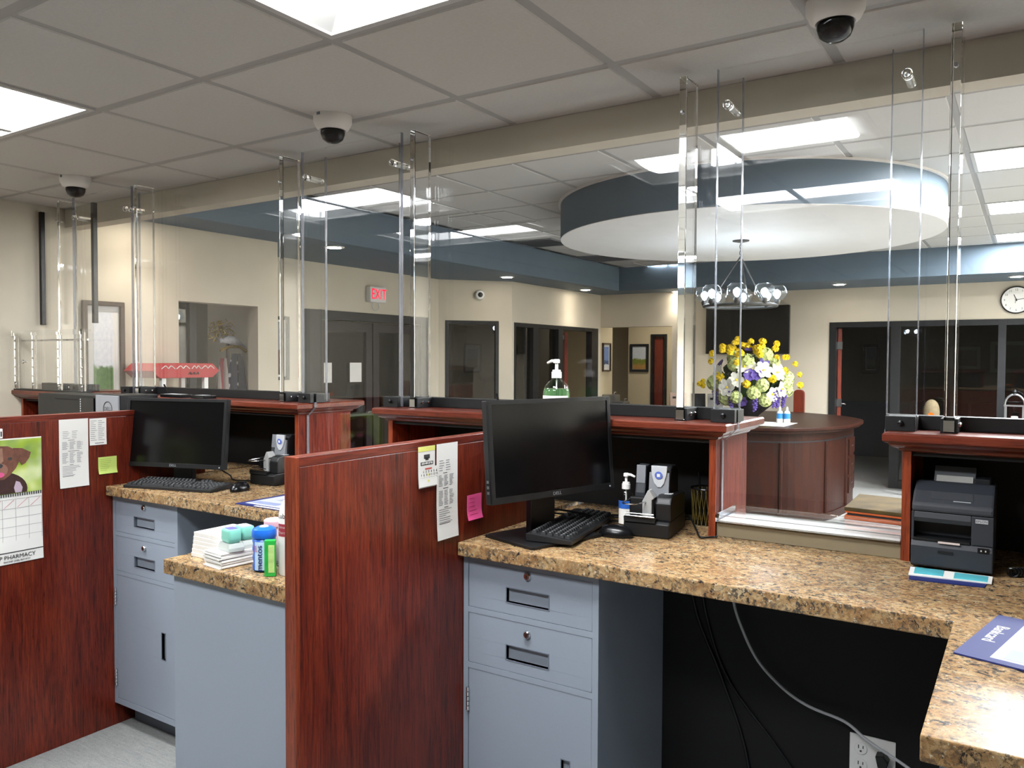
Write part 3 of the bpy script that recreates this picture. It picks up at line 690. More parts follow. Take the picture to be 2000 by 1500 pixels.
def scanner(c, yaw, lb):
    t = thing('check_scanner', lb, 'check scanner', (c[0], c[1], 1.0505), yaw)
    O = lambda nm, bm, mat, bev=0, sm=False, p=None: obj(nm, bm, mat, p or t, bev=bev, smooth=sm, world=False)
    O('base', prism(BM(), [(0, .004), (.005, 0), (.215, 0), (.22, .004), (.22, .05), (.01, .05), (0, .042)], -.072, .072, 'X'), m_blackp, .003)
    O('front_tray', box(box(BM(), -.070, .030, -.004, .030, .046, .058), -.070, .030, -.004, .002, .058, .063), m_blackp, .001)
    O('side_block', prism(BM(), [(.022, .05), (.218, .05), (.218, .118), (.06, .128), (.035, .122), (.022, .104)], .024, .072, 'X'), m_blackp, .005)
    O('feed_block', prism(BM(), [(.05, .05), (.2, .05), (.2, .10), (.05, .115)], -.068, -.022, 'X'), m_blackp, .004)
    tw = O('tower', prism(BM(), [(.085, .05), (.215, .05), (.215, .19), (.19, .208), (.13, .212), (.112, .20), (.10, .12)], -.018, .050, 'X'), m_blackp, .007)
    O('tower_wing', prism(BM(), [(.11, .05), (.2, .05), (.2, .19), (.17, .208), (.128, .205), (.12, .15), (.11, .12)], -.068, -.034, 'X'), m_dark, .006)
    O('wing_cap', prism(BM(), [(.118, .15), (.124, .152), (.134, .206), (.125, .208)], -.066, -.036, 'X'), m_grey, .001)
    cv = BM(); pts = [(-.010, .212), (.042, .212), (.040, .185), (.033, .158), (.024, .145), (.012, .145), (.001, .158), (-.008, .185)]
    loft(cv, [[(x, .100-(.20-z)*.10+.0, z) for x, z in pts], [(x, .092-(.20-z)*.10, z) for x, z in pts]])
    cap = O('silver_cover', cv, m_lgrey, .0015)
    O('cover_surround', prism(BM(), [(.086, .115), (.100, .118), (.105, .19), (.097, .19)], -.016, .048, 'X'), m_grey)
    lg = lathe(BM(), [(.0125, 0), (.0125, .0006)], (.016, .0, 0), 24, axis='Y'); lg.transform(Matrix.Translation((0, .0868, .183)) @ Matrix.Rotation(R(6), 4, 'X')); O('logo_disc', lg, plain('logo_blue', '#5c72c4', .4), p=cap)
    lg = box(BM(), .011, .021, -.0015, -.0006, -.005, .005); lg.transform(Matrix.Translation((0, .0868, .183)) @ Matrix.Rotation(R(6), 4, 'X')); O('logo_mark', lg, m_wplastic, p=cap)
    O('grey_guide', prism(BM(), [(-.020, .055), (.010, .055), (.010, .112), (.018, .118), (.002, .142), (-.003, .142), (-.020, .108)], .028, .066, 'Y'), plain('guide_grey', '#a5a6a5', .4), .004)
    for y, z, l in ((-.006, .066, .095), (.004, .072, .09)): O('paper_guide', tube(BM(), [(-.066, y, z), (-.066+l, y-.004, z)], .0022), m_chrome, 0, True)
    O('wire_stop', tube(BM(), spline([(-.066, .05, .108), (-.071, -.012, .104), (-.03, -.016, .104), (-.008, .03, .106)]), .0022), m_chrome, 0, True)
    O('status_window', box(BM(), .038, .062, .07, .10, .1255, .1275), m_lgrey, 0)
scanner((-.987, 2.285), R(8), 'black check scanner with silver cover on the granite before the cubby post')
scanner((-2.785, 2.300), R(3), 'black check scanner with silver cover on the granite of the green note station')

def pump_bottle(name, c, z, s, lb, body, liquid, label_mat, spin=0, bare=False, la=270):
    t = thing(name, lb, 'bottle', (c[0], c[1], z), spin)
    O = lambda nm, bm, mat, sm=True, p=None: obj(nm, bm, mat, p or t, smooth=sm, world=False)
    prof = [(.0, 0), (.040, .0), (.045, .006), (.045, .072), (.043, .086), (.036, .102), (.024, .114), (.016, .119), (.016, .124)] if not bare else [(0, 0), (.019, 0), (.0215, .004), (.0215, .085), (.019, .098), (.012, .106), (.012, .11)]
    H = prof[-1][1]
    O('bottle_body', lathe(BM(), [(r*s, h*s) for r, h in prof], n=32), body)
    if liquid: O('gel', lathe(BM(), [(0, .002*s)]+[((r-.0015)*s, (h+.002)*s) for r, h in prof[1:5]]+[(0, prof[4][1]*s)], n=32), liquid)
    lb_ = BM(); h0, h1 = (.018, .066) if not bare else (.012, .076); rr = prof[2][0]+.0006
    loft(lb_, [[(rr*s*math.cos(a), rr*s*math.sin(a), h*s) for a in [R(la-70+140*k/12) for k in range(13)]] for h in (h0*1, h1*1)], closed=False, cap=False)
    o = O('label_wrap', lb_, label_mat)
    if bare:
        bb = BM(); loft(bb, [[((rr+.0004)*s*math.cos(a), (rr+.0004)*s*math.sin(a), h*s) for a in [R(200+140*k/12) for k in range(13)]] for h in (.056, .078)], closed=False, cap=False); O('label_band', bb, plain('label_blue', '#2d62b8', .4), p=o)
    k = s*(1 if not bare else .72)
    O('collar', lathe(BM(), [(.017*k, H*s), (.017*k, H*s+.020*k), (.014*k, H*s+.021*k), (.014*k, H*s+.027*k), (.006*k, H*s+.028*k)], n=24), m_wplastic)
    O('pump_stem', lathe(BM(), [(.0055*k, H*s+.026*k), (.0055*k, H*s+.052*k)], n=14), m_wplastic)
    hd = BM(); lathe(hd, [(.011*k, H*s+.050*k), (.011*k, H*s+.060*k), (.008*k, H*s+.063*k)], n=18)
    tube(hd, [(0, 0, H*s+.056*k), (.018*k, -.010*k, H*s+.057*k), (.034*k, -.018*k, H*s+.050*k)], [.0065*k, .0055*k, .004*k], 10)
    O('pump_head', hd, m_wplastic)
    O('dip_tube', tube(BM(), [(0, 0, .01*s), (0, 0, H*s)], .0022*s), m_wplastic)
m_clearb = acrylic('clear_bottle', (.95, .97, .95, 1), 1.4)
m_gel = NT('green_gel'); m_gel.bsdf(lin('#8fd38c'), .1, 0, .4, 0, .75, 1.2); m_gel = m_gel.m
pump_bottle('hand_sanitizer', (-1.395, 2.437), 1.4055, 1.05, 'pump bottle of green hand sanitizer on the ledge behind the big monitor', m_clearb, m_gel, m_paper, R(200), la=85)
pump_bottle('hand_sanitizer', (-1.105, 2.395), 1.0505, 1.15, 'small clear pump bottle with blue band beside the check scanner', m_clearb, None, m_paper, R(25), True)

# check printer in the cubby
t = thing('check_printer', 'dark grey receipt and check printer in the ledge cubby', 'printer', (-.163, 2.36, 1.0565))
O = lambda nm, bm, mat, bev=0, p=None, sm=False: obj(nm, bm, mat, p or t, bev=bev, smooth=sm, world=False)
m_pr = plain('printer_case', '#2b2e34', .5, var=.03, bump=.12, bscale=900)
W = .094
O('lower_case', prism(BM(), [(0, 0), (.22, 0), (.22, .07), (.0, .07), (-.008, .055), (-.006, .004)], -W, W, 'X'), m_pr, .003)
O('slot_floor', box(BM(), -W+.004, .042, -.004, .06, .07, .076), m_blackp)
O('back_case', box(BM(), -W, W, .06, .22, .07, .145), m_pr, .002)
O('right_case', box(BM(), .045, W, -.003, .06, .07, .145), m_pr, .002)
O('left_cheek', box(BM(), -W, -W+.006, -.002, .06, .07, .145), m_pr, .001)
O('slot_visor', prism(BM(), [(.0, .118), (.06, .118), (.06, .145), (.0, .145), (-.004, .130)], -W+.006, .045, 'X'), m_dark, .002)
cv = O('top_cover', prism(BM(), [(-.003, .146), (.22, .146), (.22, .205), (.10, .215), (.04, .196), (.0, .166)], -W, W, 'X'), m_pr, .006)
w = BM(); loft(w, [[(-.052, .018, .1765), (.048, .018, .1765), (.044, .038, .1935), (-.050, .038, .1935)], [(-.052, .016, .1790), (.048, .016, .1790), (.044, .036, .1960), (-.050, .036, .1960)]]); O('cover_window', w, m_dark, p=cv)
O('window_strip', box(BM(), .002, .042, .013, .0165, .1745, .1775), m_lgrey, p=cv)
O('paper_rest', prism(BM(), [(.13, .205), (.16, .205), (.185, .248), (.175, .25)], -.055, .045, 'X'), m_grey, .001)
O('check_slip', prism(BM(), [(.122, .208), (.126, .208), (.142, .228), (.138, .228)], -.048, .040, 'X'), m_paper)
O('rear_block', box(BM(), .046, .08, .13, .2, .205, .225), m_dark, .002)
nm = O('name_plate', box(BM(), .054, .082, -.0045, -.003, .128, .138), m_lgrey, .0003)
text('lettering', 'EPSON', .0085, m_ink, nm, frame_mtx((.068, -.0046, .133), (1, 0, 0), (0, 0, 1)) if False else MW[t] @ frame_mtx((.068, -.0046, .133), (1, 0, 0), (0, 0, 1)))
bp = O('button_panel', box(BM(), .060, .086, -.0085, -.007, .052, .066), m_blackg, .0004)
for x in (.068, .078): O('button', box(BM(), x-.0015, x+.0015, -.0092, -.0085, .057, .061), m_lgrey, p=bp)
O('slot_tag', box(BM(), -.03, .02, -.0085, -.0065, .0665, .0715), plain('tag_pale', '#c9b8b2', .6), 0)
O('front_vent', box(BM(), -.03, .005, -.0092, -.0075, .040, .047), m_blackp)

def leaflet(name, pts, z, th, mat, lb, prints=(), group=None):
    t = thing(name, lb, 'leaflet' if name == 'brochure' else 'counter mat', (sum(p[0] for p in pts)/len(pts), sum(p[1] for p in pts)/len(pts), z))
    obj('sheet', prism(BM(), pts, z, z+th), mat, t)
    def uv(u, v):
        a, b, c, d = [Vector((*p, 0)) for p in pts]
        return (a*(1-u)+b*u)*(1-v)+(d*(1-u)+c*u)*v
    for i, (nm, u0, u1, v0, v1, m) in enumerate(prints):
        obj(nm, prism(BM(), [uv(u0, v0)[:2], uv(u1, v0)[:2], uv(u1, v1)[:2], uv(u0, v1)[:2]], z+th, z+th+.0004*(1+(nm != 'page'))), m, t)
    return t, uv
m_teal = plain('teal_print', '#57b7c4', .4, var=.25, vscale=9)
leaflet('brochure', [(-.245, 2.215), (-.082, 2.235), (-.070, 2.348), (-.258, 2.345)], 1.0505, .002, m_navy, 'folded navy brochure lying under the edge of the check printer')
leaflet('brochure', [(-.250, 2.252), (-.068, 2.272), (-.068, 2.345), (-.255, 2.340)], 1.0527, .0026, m_paper, 'white and teal brochure lying on the navy brochure before the check printer',
        [('print_patch', .06, .42, .2, .98, m_teal), ('print_patch', .55, .95, .1, .9, m_teal)])
ob, uv = leaflet('counter_mat', [(-.11, 1.698), (.16, 1.628), (.235, 1.945), (-.046, 2.004)], 1.0505, .003, m_navy, 'navy counter mat with a printed page on the granite return',
        [('page', .20, .97, .07, .93, m_page), ('print_box', .27, .45, .10, .30, m_pblue), ('print_box', .49, .68, .10, .30, m_pblue), ('print_line', .30, .34, .45, .9, m_paper), ('print_line', .38, .42, .4, .85, m_paper), ('print_line', .47, .50, .5, .9, m_paper), ('print_box', .58, .8, .38, .6, m_pblue)])
d_ = (uv(0, 1)-uv(0, 0)).normalized(); o_ = uv(.10, .55)
text('lettering', 'Bankcard', .034, m_paper, ob, frame_mtx((o_.x, o_.y, 1.0537), tuple(-d_), (-(-d_).y, (-d_).x, 0)), sx=.95)
leaflet('counter_mat', [(-2.505, 1.945), (-2.16, 1.945), (-2.16, 2.36), (-2.505, 2.36)], 1.0505, .003, m_navy, 'navy counter mat with a printed page beside the mouse of the green note station',
        [('page', .07, .95, .06, .96, m_page), ('print_box', .1, .5, .1, .2, m_pblue), ('print_patch', .25, .6, .3, .6, plain('grey_print', '#9aa0ad', .5, var=.2, vscale=14)), ('print_line', .3, .7, .0, .03, m_paper)])
# ------------------------------------------------------------------ papers, small goods, cables
def hung(name, x, ya, yb, za, zb, lb, cat, mat, curl=.006, group=None):
    """paper taped to a partition face (plane x), slightly bowed at the foot; returns a placer for print"""
    t = thing(name, lb, cat, (x, (ya+yb)/2, za), group=group)
    f = lambda v: .0012+curl*max(0, .45-v)**2*4
    bm = BM(); loops = []
    for k in range(9):
        v = k/8; z = za+(zb-za)*v; d = f(v); loops.append([(x+d, ya, z), (x+d, yb, z), (x+d+.0006, yb, z), (x+d+.0006, ya, z)])
    obj('sheet', loft(bm, loops), mat, t)
    def put(nm, u0, u1, v0, v1, m, lift=.0004, parent=None):
        bm = BM(); y0, y1 = ya+(yb-ya)*u0, ya+(yb-ya)*u1
        n = max(1, int(abs(v1-v0)*8))
        lp = []
        for i in range(n+1):
            v = v0+(v1-v0)*i/n; z = za+(zb-za)*v; d = f(v)+.0006+lift; lp.append([(x+d, y0, z), (x+d, y1, z), (x+d-.0003, y1, z), (x+d-.0003, y0, z)])
        return obj(nm, loft(bm, lp), m, parent or t)
    def lines(vs, u0=.1, u1=.9, m=m_faint, cols=1, th=.006):
        bm = BM()
        for v in vs:
            for c in range(cols):
                a = u0+(u1-u0)*c/cols; b = a+(u1-u0)/cols*random.uniform(.45, .88)
                y0, y1 = ya+(yb-ya)*a, ya+(yb-ya)*b; z = za+(zb-za)*v; d = f(v)+.0011
                box(bm, x+d-.0003, x+d, y0, y1, z, z+(zb-za)*th)
        o = obj('printed_lines', bm, m, t); o['kind'] = 'stuff'
    return t, put, lines
def frange(a, b, n): return [a+(b-a)*i/(n-1) for i in range(n)]
XR, XL = -1.433+.0005, -3.317+.0005
def listing(name, x, ya, yb, za, zb, lb):
    t, put, lines = hung(name, x, ya, yb, za, zb, lb, 'paper list', m_paper)
    lines(frange(.82, .72, 5), .12, .75, cols=2); lines([.69], .3, .7, m_ink); lines(frange(.665, .56, 8), .1, .85, cols=3); lines([.53], .3, .75, m_ink)
    lines(frange(.505, .36, 10), .1, .85, cols=3); lines([.33], .35, .6, m_ink); lines(frange(.31, .18, 7), .1, .8); lines([.165], .1, .75, m_ink); return t
listing('price_list', XR, 1.807, 1.907, 1.073, 1.354, 'long white printed list taped beside the little calendar on the pink note partition')
listing('price_list', XL, 1.716, 1.836, 1.064, 1.346, 'long white printed list taped beside the puppy calendar partition edge')
t, put, lines = hung('paper_slip', XL, 1.842, 1.915, 1.230, 1.343, 'short white printed slip taped above the green note', 'paper', m_paper, .002)
lines(frange(.9, .18, 11), .06, .95, cols=2, th=.018); lines([.06], .3, .95, m_ink, th=.02)
m_green = plain('sticky_green', '#c2d873', .8); m_pink = plain('sticky_pink', '#e0508f', .8); m_yel = plain('sticky_yellow', '#dfe07a', .8)
t, put, lines = hung('sticky_note', XL, 1.878, 1.960, 1.104, 1.176, 'yellow-green sticky note with handwriting on the far partition', 'sticky note', m_green, .008)
lines(frange(.85, .2, 7), .1, .85, plain('pen_green', '#8ea84f', .8), th=.02)
t, put, lines = hung('sticky_note', XR, 1.956, 2.032, 1.107, 1.184, 'bright pink sticky note on the partition beside the big monitor', 'sticky note', m_pink, .008)
lines(frange(.85, .2, 5), .15, .8, plain('pen_pink', '#b8386f', .8), th=.02)
# small tear-off calendar
t, put, lines = hung('tear_off_calendar', XR, 1.724, 1.799, 1.236, 1.353, 'little tear-off calendar with yellow top tape on the pink note partition', 'calendar', m_paper, .004)
put('yellow_tape', 0, 1, .88, 1.0, m_yel); put('logo_mark', .33, .68, .70, .80, m_ink); put('logo_mark', .42, .6, .66, .72, m_ink); put('phone_bar', .14, .88, .545, .625, m_ink)
text('lettering', '658-404-2730', .0085, m_paper, t, frame_mtx((XR+.0028, 1.762, 1.236+.117*.585), (0, 1, 0), (0, 0, 1)))
pd = put('month_pad', -.02, 1.06, .03, .50, m_paper, .0030)
put('month_name', .35, .75, .44, .475, plain('calendar_red', '#c9564e', .7), .0036)
text('day_numbers', '     1   2   3   4   5   6\n 7   8   9  10 11 12 13\n14 15 16 17 18 19 20\n21 22 23 24 25 26 27\n28 29 30 31', .0092, m_ink, t, frame_mtx((XR+.0052, 1.729, 1.236+.117*.225), (0, 1, 0), (0, 0, 1)), align='LEFT', sx=.95)
for u, v in ((.47, .285), (.5, .135)): put('highlight', u, u+.09, v, v+.05, m_yel, .0036)
# puppy wall calendar
t, put, lines = hung('wall_calendar', XL, 1.30, 1.646, .797, 1.285, 'wall calendar with a brown puppy photo hung on the far partition', 'calendar', m_paper, .008)
tq = NT('blurred_garden'); vq = tq.coord(); vv = tq.n('ShaderNodeTexVoronoi', feature='SMOOTH_F1'); vv.inputs['Scale'].default_value = 17; tq.l(vq, vv.inputs['Vector'])
tq.bsdf(tq.mix(.5, tq.ramp(tq.noise(vq, 9, 2), [(.3, '#3f6b4a'), (.5, '#a9bf3c'), (.7, '#e9eecf')]), tq.ramp(vv.outputs['Distance'], [(.1, '#dfe8a5'), (.45, '#8fae2e'), (.8, '#4f6f6c')])), .35)
ph = put('photo', 0, 1, .555, .99, tq.m, .0008)
def shape(nm, poly, mat, lift, parent=ph): return obj(nm, prism(BM(), [(y, z) for y, z in poly], XL+.004+lift*.5, XL+.004+lift, 'X'), mat, parent)
m_fur = plain('puppy_fur', '#6d4638', .8, var=.25, vscale=40); m_fur2 = plain('puppy_dark_fur', '#3a2320', .8, var=.2, vscale=40)
shape('puppy_body', [(y, max(z, 1.071)) for y, z in ell(1.475, 1.085, .115, .075, 32)], m_fur2, .0006)
shape('puppy_chest', [(1.548, 1.118), (1.562, 1.112), (1.572, 1.090), (1.568, 1.072), (1.545, 1.072), (1.540, 1.092)], plain('chest_lilac', '#b7a3b4', .8), .0009)
shape('puppy_head', [(1.413, 1.20), (1.43, 1.24), (1.47, 1.26), (1.52, 1.256), (1.555, 1.235), (1.565, 1.203), (1.548, 1.168), (1.525, 1.142), (1.505, 1.128), (1.475, 1.127), (1.45, 1.145), (1.425, 1.17)], m_fur, .0012)
shape('puppy_brow', [(1.474, 1.25), (1.50, 1.25), (1.503, 1.20), (1.487, 1.185), (1.471, 1.20)], plain('puppy_brow', '#94705f', .8, var=.2, vscale=40), .0015)
shape('puppy_ear', [(1.538, 1.248), (1.572, 1.244), (1.604, 1.226), (1.598, 1.205), (1.583, 1.184), (1.570, 1.178), (1.556, 1.205)], m_fur, .0016)
shape('puppy_muzzle', ell(1.487, 1.165, .032, .027, 20), plain('puppy_muzzle', '#8d6455', .8), .0017)
shape('puppy_nose', ell(1.487, 1.182, .014, .009, 14), m_ink, .0022); shape('puppy_tongue', ell(1.490, 1.147, .016, .010, 14), plain('tongue', '#d4568a', .5), .0022); shape('puppy_eye', ell(1.527, 1.207, .008, .006, 12), m_ink, .0022)
bm = BM()
for k in range(40): y = 1.303+k*.0086; box(bm, XL+.004, XL+.0065, y, y+.003, 1.058, 1.070)
o = obj('wire_binding', bm, m_ink, t); o['kind'] = 'stuff'
bm = BM()
for k in range(6): z = .867+.036*k; box(bm, XL+.0040, XL+.0043, 1.303, 1.643, z, z+.0009)
for k in range(8): y = 1.303+.0485*k; box(bm, XL+.0040, XL+.0043, y, y+.0009, .867, 1.047)
o = obj('date_grid', bm, m_faint, t); o['kind'] = 'stuff'
m_mark = plain('red_pen', '#d79aa2', .8)
for k in range(6): obj('pen_stroke', tube(BM(), [(XL+.0046, 1.358+.0485*k, 1.015), (XL+.0046, 1.395+.0485*k, 1.045)], .0009, 5), m_mark, t)
put('foot_rule', 0, 1, .086, .094, m_ink, .0016)
text('lettering', 'ONE STOP PHARMACY', .0225, m_ink, t, frame_mtx((XL+.0115, 1.500, .823), (0, 1, 0), (0, 0, 1)), sx=.98)
text('lettering', 'PHONE (508) 867-4321', .010, m_ink, t, frame_mtx((XL+.0125, 1.545, .807), (0, 1, 0), (0, 0, 1)))
t = thing('binder_clip', 'white printed clip above the puppy calendar', 'clip', (XL+.004, 1.485, 1.285))
obj('clip_body', box(BM(), XL+.0002, XL+.006, 1.455, 1.502, 1.288, 1.325), m_wplastic, t, bev=.002); obj('clip_mark', box(BM(), XL+.006, XL+.0064, 1.494, 1.499, 1.295, 1.315), m_ink, t)

# goods on the return beside the pink note partition
def boxthing(name, lb, cat, b, mat, bev=.002, group=None):
    return tag(obj(name, box(BM(), *b), mat, bev=bev), lb, cat, group)
G = 1.0505
t = thing('envelope_stack', 'white stack of envelopes standing behind the deposit slips', 'envelopes', (-1.865, 1.50, G))
for k in range(6):
    o = .0014*k+random.uniform(-.0004, .0004); z = G+.0112*k
    bm = loft(BM(), [[(-1.945+o*.5, 1.362+o, z+dz), (-1.836, 1.362+o, z+dz), (-1.836, 1.50, z+dz), (-1.945+o*.5, 1.50, z+dz)] for dz in (0, .0108)])
    obj('envelope', bm, m_paper, t, bev=.001)
t = thing('slip_stack', 'fanned stack of white deposit slips under the teal stamps', 'paper stack', (-1.755, 1.42, G))
for k in range(14):
    a = random.uniform(-.018, .018); dx = random.uniform(-.0025, .0025); dy = random.uniform(-.004, .004)
    bm = box(BM(), -.042, .042, -.088, .088, 0, .0026); bm.transform(Matrix.Translation((-1.782+dx, 1.405+dy, G+.0029*k)) @ Matrix.Rotation(a-.12, 4, 'Z')); obj('slip', bm, m_paper, t)
m_mint = plain('mint_plastic', '#79bfae', .35, var=.03); m_mount = NT('stamp_mount'); m_mount.bsdf(lin('#d8e0dc'), .25, 0, .5, 0, .45, 1.3); m_mount = m_mount.m
def stamp(c, yaw, lb, cap):
    z = G+.0415; t = thing('rubber_stamp', lb, 'rubber stamp', (c[0], c[1], z), yaw, group='mint rubber stamps')
    obj('mount', loft(BM(), [[(x*a, y*a, h) for x, y in rrect(-.033, .033, -.022, .022, .004)] for a, h in ((1, 0), (1, .009), (.86, .020))]), m_mount, t, world=False)
    obj('handle', loft(BM(), [[(x*a, y*a, h) for x, y in rrect(-.026, .026, -.018, .018, .007)] for a, h in ((.8, .0205), (.98, .026), (1.0, .032), (1.0, .050), (.93, .055), (.8, .0568))]), m_mint, t, world=False, smooth=True)
    obj('index_label', prism(BM(), rrect(-.016, .018, -.012, .012, .003), .0566, .0576), cap, t, world=False)
stamp((-1.772, 1.362), R(-12), 'mint green rubber stamp with violet index label on the slips', plain('violet_label', '#6663b8', .4))
stamp((-1.776, 1.408), R(-12), 'mint green rubber stamp with white index label on the slips', m_paper)
# gum bottle
t = thing('gum_bottle', 'blue ribbed gum bottle with flip lid on the granite return', 'bottle', (-1.660, 1.378, G), R(46))
m_gum = plain('gum_blue', '#1f62c4', .28, var=.03)
O = lambda nm, bm, mat, sm=True, p=None: obj(nm, bm, mat, p or t, smooth=sm, world=False)
bd = O('bottle_body', lathe(BM(), [(0, 0), (.024, 0), (.029, .004), (.030, .014), (.027, .024), (.030, .035), (.027, .047), (.030, .058), (.028, .070), (.030, .080), (.027, .085)], n=32), m_gum)
ld = O('lid', lathe(BM(), [(.0305, .086), (.0315, .089), (.0315, .100), (.029, .108), (.018, .114), (.0, .116)], n=32), m_gum)
O('lid_swirl', lathe(BM(), [(.012, .1145), (.010, .1165), (.0, .1170)], (0, -.004, 0), 18), plain('swirl_pale', '#c9b9e4', .4), p=ld)
lbw = BM(); loft(lbw, [[(.0311*math.cos(a), .0311*math.sin(a), h) for a in [R(226+56*k/10) for k in range(11)]] for h in (.006, .079)], closed=False, cap=False)
lo = O('label_wrap', lbw, plain('gum_label', '#b9d6ee', .35, var=.12, vscale=25), p=bd)
text('lettering', 'mentos', .021, plain('gum_navy', '#20246e', .4), t, MW[t] @ frame_mtx((-.0095, -.0318, .038), (0, 0, 1), (-1, 0, 0)), sx=1.05)
text('lettering', 'pure', .009, plain('gum_red', '#d0314f', .4), t, MW[t] @ frame_mtx((-.0205, -.0268, .062), (0, 0, 1), (-1, 0, 0)))
t = thing('gum_pack', 'upright green gum pack leaning between gum bottle and lotion', 'gum pack', (-1.600, 1.347, G), R(42))
obj('pack', box(BM(), -.014, .014, -.008, .008, 0, .092), plain('gum_green', '#2fae47', .35, var=.2, vscale=40), t, bev=.002, world=False); obj('pack_label', box(BM(), -.004, .011, -.0086, -.0079, .01, .08), plain('leaf_pale', '#b8dd8a', .4, var=.2, vscale=50), t, world=False)
# lotion bottle
t = thing('lotion_bottle', 'tall white lotion bottle with a crimson label block against the partition', 'bottle', (-1.563, 1.400, G), R(44))
bo = obj('bottle_body', loft(BM(), [[(x, y, h) for x, y in ell(0, 0, .045*a, .030*a, 32)] for a, h in ((.94, 0), (1, .006), (1, .120), (.98, .150), (.90, .172), (.72, .188), (.42, .196), (.36, .198))]), m_wplastic, t, world=False, smooth=True)
obj('neck_cap', lathe(BM(), [(.016, .197), (.016, .215), (.013, .218)], n=24), m_wplastic, t, world=False, smooth=True)
bm = BM(); loft(bm, [[(.0454*math.cos(a), .0304*math.sin(a), h) for a in [R(196+84*k/10) for k in range(11)]] for h in (.100, .132)], closed=False, cap=False)
obj('label_block', bm, plain('crimson_label', '#a03848', .4), bo, world=False, smooth=True)
def curved_text(s, size, a0, h, mat, rx=.0458, ry=.0308, sx=1):
    o = text('lettering', s, size, mat, t, Matrix.Identity(4), world=False, align='LEFT', sx=sx)
    me = o.data; off = o.location.copy()
    for v in me.vertices:
        p = v.co+off; a = R(a0)+p.x/.038; v.co = Vector((rx*math.cos(a), ry*math.sin(a), h+p.y))
    o.location = (0, 0, 0)
curved_text('Lubriderm', .018, 196, .152, m_ink); curved_text('Advanced', .010, 201, .124, m_paper, .0462, .0312); curved_text('Therapy', .010, 201, .110, m_paper, .0462, .0312)
# pink jar
t = thing('candy_jar', 'small clear jar with pink lid behind the gum bottle', 'jar', (-1.702, 1.448, G))
m_jar = NT('jar_plastic'); m_jar.bsdf(lin('#f3d6da'), .2, 0, .5, 0, .5, 1.3); m_jar = m_jar.m
obj('jar_body', lathe(BM(), [(0, 0), (.024, 0), (.026, .004), (.026, .092), (.022, .098)], n=28), m_jar, t, world=False, smooth=True)
obj('jar_lid', lathe(BM(), [(.027, .0985), (.028, .101), (.028, .114), (.025, .117), (0, .117)], n=28), plain('jar_lid', '#e6b8bf', .35), t, world=False, smooth=True)
t = thing('tape_dispenser', 'round pink tape dispenser behind the lotion bottle', 'tape dispenser', (-1.638, 1.47, G))
obj('wheel', lathe(BM(), [(.012, -.011), (.036, -.011), (.037, 0), (.036, .011), (.012, .011)], (-1.638, 1.47, G+.150), 28, axis='Y'), plain('tape_pink', '#e9a7b0', .4), t, smooth=True)
obj('stand', box(BM(), -1.668, -1.608, 1.458, 1.482, G, G+.120), m_wplastic, t, bev=.004)

# equipment past the far partition
t = thing('desktop_computer', 'grey fronted desktop computer standing past the puppy calendar partition', 'computer', (-3.74, 2.25, G))
obj('case', box(BM(), -3.845, -3.645, 2.176, 2.372, G, 1.420), m_blackp, t, bev=.003)
fp = obj('front_panel', box(BM(), -3.842, -3.648, 2.166, 2.176, G+.003, 1.418), m_grey, t, bev=.003)
ring = BM(); pts = [(-3.735+.036*math.cos(R(a)), 2.1655, 1.352+.036*math.sin(R(a))) for a in range(0, 361, 12)]; tube(ring, pts, .0022, 6); obj('logo_ring', ring, m_ink, fp)
text('lettering', 'DELL', .026, m_ink, fp, frame_mtx((-3.735, 2.1655, 1.352), (1, 0, 0), (0, 0, 1)))
t = thing('computer_tower', 'large black tower with groove and perforated strip past the far partition', 'computer', (-4.17, 2.24, G))
obj('case', box(BM(), -4.42, -3.86, 2.18, 2.365, G, 1.412), m_blackp, t, bev=.008)
obj('groove', box(BM(), -4.24, -4.03, 2.1785, 2.182, 1.385, 1.390), m_black, t); obj('side_block', box(BM(), -3.985, -3.870, 2.172, 2.18, G+.01, 1.400), m_blackg, t)
bm = BM()
for k in range(26): box(bm, -4.003, -3.992, 2.1775, 2.1795, 1.10+k*.0115, 1.106+k*.0115)
o = obj('perforated_strip', bm, m_lgrey, t); o['kind'] = 'stuff'
# pads on the ledge
def sig_pad(x, y, w, lb, pen=True):
    t = thing('signature_pad', lb, 'signature pad', (x, y, 1.4055))
    obj('pad', box(BM(), -w/2, w/2, -.035, .035, 0, .016), m_blackg, t, bev=.003, world=False); obj('pad_screen', box(BM(), -w/2+.02, w/2-.02, -.028, .018, .016, .0165), m_lgrey, t, world=False)
    if pen: obj('stylus', tube(BM(), [(-w/2+.02, .0, .018), (-w/2-.025, .005, .060)], .0042, 8), m_blackg, t, world=False, smooth=True)
sig_pad(-3.555, 2.415, .17, 'black signature pad with raised stylus on the ledge behind the green note monitor')
sig_pad(-3.345, 2.418, .10, 'small black card reader on the ledge behind the green note monitor', False)
tag(obj('stylus_pen', tube(BM(), [(-1.625, 2.425, 1.406), (-1.640, 2.425, 1.475)], .0045, 8), m_blackg, smooth=True), 'black pen standing on the ledge behind the big monitor', 'pen')

